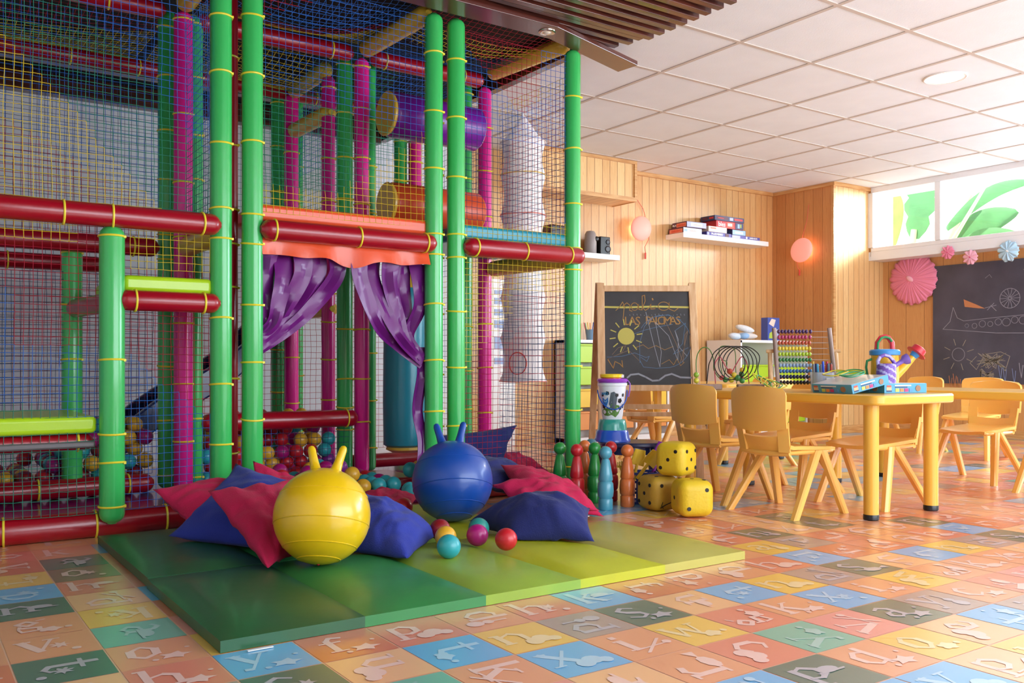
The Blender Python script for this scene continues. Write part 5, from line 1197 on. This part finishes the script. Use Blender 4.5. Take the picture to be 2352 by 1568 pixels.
wire([(-.08, .0, .03), (-.085, 0, .12), (-.07, 0, .155), (-.055, 0, .165), (-.03, 0, .12), (0, 0, .09), (.02, 0, .12), (.045, 0, .16), (.06, 0, .165), (.08, 0, .13), (.09, 0, .03)], .0026, M_WRd)
wire([(-.05, .01, .15), (-.02, .01, .14), (-.03, .01, .09), (-.04, .01, .06), (-.06, .01, .2), (-.02, .01, .222), (.02, .01, .2), (.025, .01, .1), (.03, .01, .03)], .0022, M_WG)
for (x, y, z, r, hx) in [(-.178, 0, .075, .014, '8fb83a'), (-.178, 0, .046, .014, 'cfc838'), (-.01, -.01, .093, .015, 'b84a38'), (.012, -.01, .075, .014, 'd8c23a'), (-.03, 0, .05, .014, '3f8a48'), (.0, 0, .05, .015, 'd0c83a'), (.028, -.012, .06, .017, '3c7a44'), (.055, 0, .10, .013, 'e0b83a'), (.052, 0, .08, .014, '3c7a44'), (.055, 0, .045, .014, '4a9a50'), (.055, .012, .06, .013, 'b8503a'), (-.05, 0, .06, .012, 'c04a4a')]:
    m = MB(); m.sph((x, y, z), r, 8 if hx in ('b84a38', '3c7a44') else 16, 6 if hx in ('b84a38', '3c7a44') else 10); m.build('bead', mat('maze_bead_' + hx, hx, .3, coat=.3), bz, smooth=hx not in ('b84a38', '3c7a44'))
# pen tub
pt = thing('pen_tub', 'clear plastic tub packed with felt pens beside the abacus', 'tub', (3.615, 2.69, TT), FACE); M_CLR = mat('clear_tub_plastic', 'dfe6ee', .15, alpha=.38)
m = MB(); m.lathe([(.052, 0), (.055, .09), (.057, .092), (.0555, .092), (.0535, .088), (.050, .002)], 28); m.build('tub', M_CLR, pt)
m = MB(); Tm = frame((.02, -.056, .04), (1, .15, 0), (0, 0, 1)); m.prism([(-.02, -.025), (.02, -.025), (.02, .025), (-.02, .025)], 0, .0006, 0, Tm); m.build('label', M_WHITE, pt, smooth=False)
pc = ['5a3a34', 'c03040', '8a9098', '3a2a6c', 'c8a03a', '7a7f88', '3a90b8', '3050c0', '506070', 'b84a3a']
for k in range(10):
    a = 2 * math.pi * k / 10 + .3; x = .038 * math.cos(a); y = .03 * math.sin(a); h = .132 + .008 * math.sin(k * 2)
    o = MB().tube([(0, 0, .0), (.0, 0, h * .72), (0, 0, h * .73), (0, 0, h)], [.0052, .0052, .006, .0055], 10).build('felt_pen', mat('pen_' + str(k), pc[k], .35))
    ca, sa = math.cos(FACE), math.sin(FACE); o.location = (3.615 + x * ca - y * sa, 2.69 + x * sa + y * ca, TT + .003); o.rotation_euler = (.05 * math.sin(a), .12 * math.cos(a) * .6, 0)
    tag(o, ['brown', 'red', 'grey', 'dark violet', 'yellow', 'silver grey', 'light blue', 'blue', 'slate', 'brick red'][k] + ' capped felt pen standing in the clear tub', 'pen', 'felt pens in the tub')
# lime scoop box
lb = thing('lime_desk_organizer', 'lime green open plastic organizer behind the craft boxes, a notch cut in its side', 'organizer', (3.865, 2.73, TT), FACE); M_LG = mat('lime_plastic', 'c3d83a', .35)
m = MB(); W = .082
m.prism([(-W, 0), (.03, 0), (.012, .098), (-W + .006, .098), (-W - .002, .06)], -.003, .003, 0, frame((0, -.045, 0), (1, 0, 0), (0, 0, 1)))
m.prism([(-W, 0), (W, 0), (W, .094), (-W + .006, .098)], -.003, .003, 0, frame((0, .045, 0), (1, 0, 0), (0, 0, 1)))
m.bb(-W, -.045, 0, W, .045, .004); m.bb(-W - .002, -.045, 0, -W + .003, .045, .098); m.bb(W - .003, -.045, 0, W + .002, .045, .094); m.bb(.0, -.048, .088, W, -.042, .094); m.bb(-W, -.05, .096, W, -.044, .1)
m.build('tray', M_LG, lb, smooth=False)

# ------------------------------------------------------------------ back wall furniture
bx_ = thing('wall_box_cupboard', 'boxed-in pine cupboard under the ceiling, left of the first pink lamp', 'cupboard', (4.72, 5.95, 2.05))
m = MB(); m.bb(4.2, 5.80, 2.055, 5.25, YB, CEIL - .002); m.build('body', M_PINE_X2, bx_, world=True, smooth=False)
m = MB(); m.bb(4.2, 5.785, 2.05, 5.262, 5.80, 2.085); m.bb(4.2, 5.785, CEIL - .03, 5.262, 5.80, CEIL - .002); m.bb(5.235, 5.785, 2.085, 5.262, 5.80, CEIL - .03); m.bb(5.25, 5.80, 2.05, 5.262, YB, 2.08); m.build('edge_trim', M_TRIMW, bx_, world=True, smooth=False)
s1 = thing('wall_shelf', 'short white wall shelf holding the speakers, above the toy bins', 'shelf', (4.7, 6.0, 1.55)); m = MB(); m.bb(4.2, 5.88, 1.55, 5.15, YB, 1.595); m.build('board', M_WHITE, s1, world=True, smooth=False, bevel=.003)
s2 = thing('wall_shelf', 'long white floating shelf holding the board games', 'shelf', (6.48, 6.0, 1.81)); m = MB(); m.bb(5.90, 5.87, 1.81, 7.06, YB, 1.855); m.build('board', M_WHITE, s2, world=True, smooth=False, bevel=.003)
sp1 = thing('speaker', 'tall rounded grey speaker on the short white shelf', 'speaker', (4.905, 5.98, 1.596)); m = MB()
m.lathe([(.045, 0), (.052, .01), (.053, .10), (.048, .17), (.034, .195), (.012, .2)], 28); m.build('cabinet', mat('grey_speaker_plastic', '9a8f8c', .4), sp1); m = MB(); m.sph((.035, -.045, .13), .022, 16, 8, sc=(1, .4, 1)); m.build('cone', M_BLACK, sp1)
sp2 = thing('speaker', 'black box speaker beside the grey one on the short shelf', 'speaker', (5.03, 5.99, 1.596)); m = MB(); m.bb(-.055, -.06, 0, .055, .06, .155); m.build('cabinet', M_BLACK, sp2, bevel=.006)
for z, r in ((.11, .022), (.05, .03)):
    m = MB(); m.lathe([(r, 0), (r * .95, .004), (r * .3, -.004), (.002, .001)], 20, at=(.028, -.062, z), rot=Matrix.Rotation(R(90), 3, 'X')); m.build('cone', mat('speaker_cone', '3a3a40', .3), sp2)
sp3 = thing('black_stereo_box', 'black glossy stereo box seen through the net on the short shelf', 'stereo', (4.55, 5.98, 1.596)); m = MB(); m.bb(-.12, -.06, 0, .12, .06, .21); m.build('cabinet', mat('gloss_black', '0c0c12', .2, coat=.5), sp3, bevel=.01)
m = MB(); m.lathe([(.03, 0), (.028, .004), (.01, -.002)], 20, at=(-.05, -.062, .1), rot=Matrix.Rotation(R(90), 3, 'X')); m.lathe([(.03, 0), (.028, .004), (.01, -.002)], 20, at=(.05, -.062, .1), rot=Matrix.Rotation(R(90), 3, 'X')); m.build('cone', mat('stereo_cone', '30303a', .3), sp3)
# board games
GM = {'plum': mat('game_plum', '5a3048', .5), 'salmon': mat('game_salmon', 'e8876c', .5), 'lav': mat('game_lavender', 'b9bfe0', .5), 'pale': mat('game_pale', 'd4dcf0', .5), 'ind': mat('game_indigo', '5b55a8', .5), 'red': mat('game_red', 'c8303c', .5), 'nav': mat('game_navy', '33406c', .5), 'cream': mat('game_cream', 'f0dccb', .5), 'ora': mat('game_orange', 'e8553a', .5), 'w': M_WHITE, 'sky': mat('game_sky', '9fc4e0', .5), 'lime': mat('game_lime', 'b8cc50', .5)}
def game(label, x0, y0, z0, W, D, Hh, rz, body, left=(), front=()):
    t = thing('board_game_box', label, 'board game', (x0, y0, z0), R(rz), 'board games on the long shelf')
    m = MB(); m.bb(0, 0, 0, W, D, Hh); b = m.build('box', GM[body], t, smooth=False, bevel=.001); keys_ = list(GM); m = MB()
    for face, items in (('l', left), ('f', front)):
        T_ = frame((0, D, 0), (0, -1, 0), (0, 0, 1)) if face == 'l' else frame((0, 0, 0), (1, 0, 0), (0, 0, 1)); L_ = D if face == 'l' else W
        for ni, it in enumerate(items):
            dz = .0006 * ni
            if it[0] == 'r': _, a_, b_, c_, d_, k_ = it; m.prism([(a_ * L_, b_ * Hh), (c_ * L_, b_ * Hh), (c_ * L_, d_ * Hh), (a_ * L_, d_ * Hh)], .0002, .0006 + dz, keys_.index(k_), T_)
            else: _, s_, a_, sz, k_ = it; m.text(s_, sz, T_ @ Matrix.Translation((a_ * L_, Hh * .5, .0006 + dz)), keys_.index(k_), bold=.0008)
    if m.v: m.build('side_print', [GM[k] for k in keys_], b, smooth=False)
Z0 = 1.856
game('plum edged board game box at the left end of the shelf, bottom of two', 5.925, 5.895, Z0, .235, .19, .052, 0, 'plum', [('r', .06, .12, .94, .8, 'salmon'), ('t', 'coloca-t', .5, .036, 'ora')], [('r', .0, .05, 1, .95, 'pale'), ('t', 'coloca-t', .55, .03, 'cream'), ('r', .05, .3, .2, .7, 'sky')])
game('plum edged board game box stacked on top at the left end of the shelf', 5.955, 5.885, Z0 + .053, .245, .19, .054, -2, 'plum', [('r', .3, .15, .96, .82, 'salmon'), ('t', 'coloca-t', .62, .032, 'ora'), ('t', 'MLA', .16, .026, 'w')], [('r', .02, .05, 1, .95, 'lav'), ('r', .2, .2, .8, .8, 'pale'), ('t', 'coloca-t', .55, .03, 'cream')])
game('flat indigo board game box under the cream box, middle of the shelf', 6.215, 5.885, Z0, .33, .18, .034, 0, 'ind', [], [('r', .02, .15, .1, .85, 'lav'), ('t', 'PA-SOMBREO', .42, .026, 'w'), ('r', .75, .1, .9, .9, 'plum')])
game('low indigo board game box at the right end of the shelf', 6.55, 5.885, Z0, .40, .18, .030, 0, 'ind', [], [('r', .02, .1, .3, .9, 'lav'), ('r', .5, .2, .55, .8, 'w'), ('t', 'LAND-ROVE', .76, .02, 'w')])
game('cream board game box on the indigo one, mid shelf', 6.235, 5.88, Z0 + .035, .245, .17, .052, 0, 'cream', [], [('r', .06, .15, .94, .85, 'w'), ('r', .3, .2, .7, .5, 'cream'), ('r', .1, .55, .4, .8, 'salmon')])
game('navy and pale blue board game box under the big red one', 6.57, 5.895, Z0 + .031, .19, .17, .052, 0, 'nav', [], [('r', .03, .1, .97, .95, 'sky'), ('r', .2, .3, .8, .7, 'pale')])
game('large red board game box lettered in white, under the topmost one', 6.37, 5.91, Z0 + .0885, .37, .18, .066, 0, 'red', [('r', .05, .1, .9, .9, 'red')], [('t', 'bles', .2, .062, 'w'), ('r', .38, .1, .64, .9, 'ora'), ('r', .42, .35, .58, .75, 'w'), ('r', .70, .05, 1, .95, 'nav'), ('r', .78, .2, .86, .8, 'sky'), ('r', .88, .3, .92, .8, 'lime')])
game('purple patterned board game box on top of the red one', 6.34, 5.90, Z0 + .155, .40, .18, .045, 0, 'nav', [('r', .1, .2, .5, .8, 'plum'), ('r', .6, .3, .9, .7, 'red')], [('r', .05, .2, .45, .8, 'plum'), ('r', .5, .2, .62, .8, 'lav'), ('r', .66, .3, .95, .75, 'red'), ('r', .1, .4, .3, .6, 'red')])
# toy storage units
M_BIN = {'l': mat('lime_bin', 'b4d42e', .35), 'y': mat('yellow_bin', 'f3c53a', .35), 'o': mat('orange_bin', 'ee9a50', .35)}
def unit(label, x0, x1, y0, cols, top, parts, bottom=.04):
    t = thing('toy_storage_unit', label, 'storage unit', ((x0 + x1) / 2, (y0 + YB) / 2, 0)); m = MB(); th = .02; y1 = YB - .02
    m.bb(x0, y0, 0, x0 + th, y1, top); m.bb(x1 - th, y0, 0, x1, y1, top); m.bb(x0, y0, top - th, x1, y1, top + .005); m.bb(x0, y0, .0, x1, y1, .04); m.bb(x0, y1 - .01, 0, x1, y1, top)
    n = len(cols); w_ = (x1 - x0) / n
    for k in range(1, n): m.bb(x0 + k * w_ - th / 2, y0, 0, x0 + k * w_ + th / 2, y1, top)
    m.build('carcass', M_WHITE, t, world=True, smooth=False)
    for k, col in enumerate(cols):
        nn = len(col); h = (top - .06 - bottom) / nn
        for q, c_ in enumerate(col):
            if c_ == '-': continue
            z1 = top - .03 - q * h; z0 = z1 - h + .035; a = x0 + k * w_ + .02; b = x0 + (k + 1) * w_ - .02
            mb = MB(); mb.bb(a + .01, y0 + .004, z0, b - .01, y1 - .04, z1 - .012); mb.bb(a, y0 - .008, z1 - .016, b, y1 - .04, z1); mb.build('bin', M_BIN[c_], t, world=True, smooth=False, bevel=.004)
unit('white storage unit with lime, yellow and orange bins behind the easel', 4.60, 5.78, 5.93, ['llyo', 'llyo', 'llyo'], .86, None)
unit('white storage unit with lime bins in the corner behind the bead maze', 6.42, 7.38, 5.66, ['-lll', '-lll'], .88, None)
pp = thing('pencil_pot', 'pot of coloured pencils on the storage unit, just right of the green pole', 'pot', (4.92, 6.0, .866)); m = MB(); m.lathe([(.035, 0), (.045, .09), (.042, .09)], 20); m.build('pot', mat('blue_glass_pot', '6f9fc0', .2, alpha=.7), pp)
for k in range(7):
    a = k * .9; o = MB().tube([(0, 0, 0), (0, 0, .15)], .004, 6).build('pencil', mat('pencil_' + str(k), ['d84a3a', 'e88a3a', '3a9a58', 'c83a5a', 'd8b83a', '3a68b8', 'e0603a'][k], .5)); o.location = (4.92 + .02 * math.cos(a), 6.0 + .02 * math.sin(a), .87); o.rotation_euler = (-.25 * math.sin(a), .25 * math.cos(a), 0)
    tag(o, ['brick red', 'orange', 'green', 'crimson', 'yellow', 'blue', 'vermilion'][k] + ' pencil in the pot beside the green pole', 'pencil', 'pencils in the pot')
for k, (x, y, z, rz, hx, l, sx) in enumerate([(6.50, 5.80, .887, 10, 'dde6f0', 'white and blue plush bundle at the left end of the corner unit', .09), (6.68, 5.82, .895, -15, 'eadfd8', 'cream plush cushion lying on the corner unit', .12), (6.66, 5.83, .962, -20, 'eef0f2', 'white oval plush toy on top of the cream one', .10), (6.58, 5.76, .89, 0, '9fc4ea', 'small blue plush piece between the white bundles', .05)]):
    o = MB().sph((0, 0, .035), .05, 20, 12, sc=(sx / .05, 1, .62)).build('plush_toy', mat('plush_' + str(k), hx, .95, bump=.5, bscale=80)); o.location = (x, y, z); o.rotation_euler = (0, R([5, 3, 14, 0][k]), R(rz)); tag(o, l, 'soft toy')
cb_ = thing('small_printed_carton', 'blue printed carton standing on the corner storage unit', 'carton', (7.0, 5.80, .887)); m = MB(); m.bb(-.085, -.04, 0, .085, .04, .22); m.build('carton', mat('carton_blue', '4a5cac', .5), cb_, smooth=False)
m = MB(); T_ = frame((0, -.0405, .11), (1, 0, 0), (0, 0, 1)); m.prism([(-.07, .05), (0, .02), (.03, .09), (-.03, .1)], 0, .0006, 1, T_); m.prism([(.01, -.08), (.07, -.08), (.07, .0), (.01, .0)], 0, .0006, 2, T_); m.prism([(-.07, -.09), (-.01, -.09), (-.02, -.02), (-.06, -.04)], 0, .0006, 3, T_); m.build('front_print', [GM['red'], GM['cream'], GM['lav'], GM['lime']], cb_, smooth=False)

# ------------------------------------------------------------------ wall lamps
M_LAMP = mat('pink_lamp_shade', 'e8a496', .5, emit='ff9c88', estr=.5)
def wlamp(label, loc, nrm, cord, r, watts):
    t = thing('wall_lamp', label, 'wall lamp', loc); n_ = Vector(nrm); RT = n_.to_track_quat('Z', 'Y').to_matrix()
    m = MB(); m.sph((0, 0, 0), r, 36, 20, sc=(1.08, .98, .34), rot=RT @ Matrix.Rotation(R(25), 3, 'Z')); m.build('shade', M_LAMP, t)
    m = MB(); m.lathe([(.03, -.07), (.03, -.03)], 16, rot=RT); m.build('mount', M_WHITE, t)
    m = MB(); m.tube(cord, .0028, 6); m.build('cord', mat('coral_cord', 'd8604a', .5), t)
    m = MB(); c = Vector(cord[-1]); m.tube([c, c - Vector((0, 0, .055))], [.008, .008], 8); m.build('switch', mat('coral_switch', 'd84a3a', .4), t)
    l = bpy.data.lights.new('lamp_light', 'POINT'); l.energy = watts; l.color = (1, .55, .38); l.shadow_soft_size = .05; lo = bpy.data.objects.new('lamp_light', l); C.objects.link(lo); lo.parent = t; lo.location = n_ * -.062 + Vector((0, 0, .0))
    return t
wlamp('glowing pink round wall lamp left of the board games shelf', (5.505, 6.00, 1.87), (0, -1, 0), [(-.02, .085, .50), (.02, .085, .40), (0, .085, .3), (.1, .085, .2), (.12, .08, .14), (.10, .05, .06), (.12, .03, -.08), (.10, .06, -.15), (.13, .085, -.20)], .112, 2.6)
wlamp('glowing pink round wall lamp on the side of the pine pillar', (7.30, 5.67, 1.77), (-1, 0, 0), [(.085, -.02, .45), (.085, 0, .3), (.08, .05, .14), (.05, .10, -.05), (.085, .11, -.16), (.085, .09, -.18)], .118, 3.2)

# ------------------------------------------------------------------ wall chalkboard, paper flowers
wb = thing('wall_chalkboard', 'large dark chalkboard on the wall under the window, covered in chalk drawings', 'chalkboard', (XL - .012, 3.95, .5)); m = MB(); m.bb(XL - .022, 3.12, .48, XL - .002, 4.84, 1.59); bd2 = m.build('board', M_CHALK2, wb, world=True, smooth=False)
Tb = frame((XL - .0225, 4.84, 1.59), (0, -1, 0), (0, 0, 1)); m = MB()
# board drawing coordinates: u to the right from the left edge, v down from the top edge, metres
def B(*p): return [(a, -b) for a, b in p]
def cir(cx, cy, r, n=22): return [(cx + r * math.cos(2 * math.pi * k / n), -cy + r * math.sin(2 * math.pi * k / n)) for k in range(n + 1)]
W_ = .0045
m.stroke(B((.10, .60), (.17, .53), (.20, .40), (.24, .50), (.30, .53), (.6, .51), (.98, .49)), W_, Tb, 0); m.stroke(B((.10, .60), (.3, .62), (.6, .65), (.98, .66)), W_, Tb, 0)
for k in range(9): m.stroke(cir(.33 + .072 * k, .575 - .006 * k + (.01 if k % 2 else 0), .017 + .004 * (k % 3) + .002 * k), .004, Tb, 0)
m.stroke(cir(.72, .345, .088), W_, Tb, 0); m.stroke(cir(1.06, .36, .085), W_, Tb, 0)
for k in range(14): a = 2 * math.pi * k / 14; m.stroke([(.72 + .01 * math.cos(a), -.345 + .01 * math.sin(a)), (.72 + .085 * math.cos(a), -.345 + .085 * math.sin(a))], .0035, Tb, 0)
m.prism([(.30, -.33), (.31, -.40), (.44, -.42), (.50, -.425), (.42, -.385)], .0003, .0008, 1, Tb); m.stroke(B((.50, .42), (.60, .40)), W_, Tb, 0); m.stroke(B((.52, .44), (.58, .38)), W_, Tb, 0); m.stroke(B((.55, .40), (.60, .45)), W_, Tb, 0)
m.stroke(cir(.25, .84, .06), W_, Tb, 0)
for k in range(8): a = 2 * math.pi * k / 8 + .3; m.stroke([(.25 + .09 * math.cos(a), -.84 + .09 * math.sin(a)), (.25 + .15 * math.cos(a), -.84 + .15 * math.sin(a))], W_, Tb, 2)
m.stroke(cir(.90, .10, .03), W_, Tb, 0)
for k in range(10): a = 2 * math.pi * k / 10; m.stroke([(.90 + .04 * math.cos(a), -.1 + .04 * math.sin(a)), (.90 + .062 * math.cos(a), -.1 + .062 * math.sin(a))], .004, Tb, 2)
rs = random.Random(4)
m.stroke([(.56 + .12 * math.cos(k * 2.3) * (1 + .2 * math.sin(k)), -.90 + .07 * math.sin(k * 2.9)) for k in range(34)], .0035, Tb, 2); m.stroke([(.50 + .08 * math.cos(k * 2.1), -1.03 + .06 * math.sin(k * 2.6)) for k in range(26)], .0035, Tb, 2)
m.stroke(B((.42, .86), (.36, .92), (.42, .98), (.5, .84), (.64, .82), (.72, .86), (.68, .99), (.6, .92)), .004, Tb, 2)
for (x, y, c_) in [(.16, 1.12, 1), (.2, 1.1, 1), (.24, 1.13, 1), (.62, 1.02, 3), (.66, 1.04, 3), (.80, 1.0, 0), (.84, 1.02, 0), (.92, .96, 0), (.96, 1.02, 0), (.74, 1.05, 3)]: m.stroke(B((x, y - .08), (x + .01, y), (x + .02, y + .05), (x + .03, y - .06)), .005, Tb, c_)
m.stroke(cir(1.03, .09, .04), W_, Tb, 4); m.stroke(cir(1.04, .14, .03), W_, Tb, 0); m.stroke(B((.5, .15), (.54, .12), (.56, .15)), .003, Tb, 0)
m.build('chalk_drawing', [mat('wall_chalk_grey', '9a9aa8', .9), mat('wall_chalk_orange', 'c8855a', .9), mat('wall_chalk_cream', 'a8a090', .9), mat('wall_chalk_blue', '7a8ab4', .9), mat('wall_chalk_pink', 'a0708c', .9)], bd2, smooth=False, world=True)
def rosette(name, label, y, z, r, mt, mt2, n=26, depth=.05, x0=None, amp=.010, edge=.035):
    t = thing(name, label, 'paper flower', (x0 or XL - .006, y, z)); m = MB(); vs = [(-depth * 1.1, 0, 0)]; N = n * 6; rings = 8
    for q in range(1, rings + 1):
        for k in range(N):
            a = 2 * math.pi * k / N; rr = r * q / rings; pl = math.sin(a * n + .5 * math.sin(a * 3)) * .5 + .5 * math.sin(a * n * 1.7 + 2)
            x = -depth * (1 - (q / rings) ** 2 * .75) - amp * pl * (q / rings)
            rr *= 1 + (edge * math.sin(a * (20 if n > 15 else 9)) if q > rings - 3 else 0); vs.append((x, rr * math.cos(a), rr * math.sin(a)))
    fs = [(0, 1 + k, 1 + (k + 1) % N) for k in range(N)]
    for q in range(rings - 1):
        for k in range(N): a = 1 + q * N + k; b = 1 + q * N + (k + 1) % N; fs.append((a, a + N, b + N, b))
    m.add(vs, fs); o = m.build('petals', mt, t, auto=0); sm = o.modifiers.new('thickness', 'SOLIDIFY'); sm.thickness = .002
    m = MB(); m.sph((-depth * 1.1, 0, 0), r * .12, 14, 8, sc=(.5, 1.4, .8), rot=Matrix.Rotation(R(35), 3, 'X')); m.build('centre', mt2, t)
M_RP = mat('pink_crepe_paper', 'f08aa8', .7, sheen=.2); M_RP2 = mat('pale_pink_crepe', 'f4b4c6', .7); M_RPK = mat('hot_pink_crepe', 'd8507c', .7); M_RB = mat('pale_blue_crepe', 'bcdcee', .7); M_RW = mat('white_crepe', 'eeeff2', .7)
rosette('paper_rosette', 'big pink pleated paper rosette beside the wall chalkboard', 5.04, 1.485, .245, M_RP, M_RP2, 30, .07)
rosette('paper_flower', 'small pink paper flower right of the big rosette', 4.56, 1.68, .060, M_RP, M_RPK, 9, .02, x0=XU - .025, amp=.018, edge=.10); rosette('paper_flower', 'small pale pink paper flower with a hot pink centre above the wall chalkboard', 4.35, 1.615, .064, M_RP2, M_RPK, 9, .02, x0=XU - .025, amp=.018, edge=.10)
rosette('paper_flower', 'pale blue and white paper pompom above the wall chalkboard', 4.015, 1.635, .088, M_RB, M_RW, 11, .03, x0=XU - .025, amp=.022, edge=.10)

# ------------------------------------------------------------------ hanging fabric tube behind the play frame
ft = thing('hanging_fabric_tower', 'white fabric tube with hoops and a red ring hanging behind the net', 'fabric tower', (3.62, 5.15, .54)); M_FAB = mat('white_mesh_fabric', 'f4efee', .85, bump=.2, bscale=150, sss=.1)
m = MB(); zs = [0, .02, .28, .30, .56, .58, .86, .88, 1.14, 1.16, 1.42, 1.44, 1.66, 1.68]; prof = []
hz = [0.0, .30, .58, .87, 1.15, 1.43, 1.66]
for a, b in zip(hz, hz[1:]):
    for k in range(6): t_ = k / 6; prof.append((.158 - .026 * math.sin(math.pi * t_) + (.012 if a == 0 and k == 0 else 0), a + (b - a) * t_))
prof += [(.155, 1.66), (.10, 1.72), (.03, 1.82), (.006, 1.855)]
prof[0] = (.165, 0); m.lathe(prof, 40, at=(3.62, 5.15, .54)); fo_ = m.build('fabric', M_FAB, ft, world=True)
M_HP = mat('coral_hoop', 'e58a7c', .6); M_HW = mat('white_hoop', 'f0e8e4', .5); M_HYL = mat('yellow_fabric_band', 'ecc964', .6)
for z, mm, r in zip(hz, (M_HP, M_HW, M_HW, M_HYL, M_HP, M_HYL, M_HW), (.166, .16, .16, .16, .16, .16, .158)):
    m = MB(); ring(m, (3.62, 5.15, .54 + z), r, .004, n=40); m.build('hoop', mm, ft, world=True)
m = MB(); c_ = Vector((3.62, 5.15, .66)); av = math.atan2(-5.15, -3.62); pts = []
for k in range(30): a = 2 * math.pi * k / 30; th_ = av + .0 + .062 * math.cos(a) / .14 - .28; z = .665 + .075 * math.sin(a); pts.append((3.62 + .142 * math.cos(th_), 5.15 + .142 * math.sin(th_), z))
m.tube(pts, .004, 6, closed=True); m.build('red_ring', mat('red_marker_line', 'd0503c', .6), ft, world=True)
m = MB(); m.tube([(3.62, 5.15, 2.39), (3.62, 5.15, 2.4)], .004, 6); m.build('cord', M_WHITE, ft, world=True)
wp_ = thing('leaning_poster_board', 'tall white board with blue patches leaning on the wall behind the net', 'board', (4.06, 6.05, 0)); m = MB(); m.bb(3.93, 6.03, 0, 4.16, 6.06, 1.34); m.build('board', M_WHITE, wp_, world=True, smooth=False)
m = MB()
for k, (z, h_) in enumerate([(1.22, .03), (1.14, .05), (1.05, .05), (.95, .06), (.78, .1), (.66, .05)]): m.bb(3.96, 6.026, z, 4.12, 6.0305, z + h_)
m.build('blue_patches', mat('poster_blue', 'a9bce0', .6), wp_, world=True, smooth=False)

# ------------------------------------------------------------------ ceiling downlights
M_LED = mat('lit_led_panel', 'ffffff', .5, emit='fff6ea', estr=9.0)
for (x, y, l) in [(5.27, 3.04, 'lit round recessed ceiling light in the tiles near the window'), (5.27, .9, None), (3.0, .9, None), (3.0, 2.0, None)][:2]:
    if l is None: l = 'lit round recessed ceiling light beyond the frame'
    t = thing('ceiling_light', l, 'ceiling light', (x, y, CEIL - .004)); m = MB(); m.lathe([(.095, .002), (.118, -.004), (.124, .0), (.124, .003)], 40); m.build('trim_ring', M_WHITE, t)
    m = MB(); m.lathe([(.0001, -.003), (.096, -.003), (.096, .002)], 40); m.build('lens', M_LED, t)
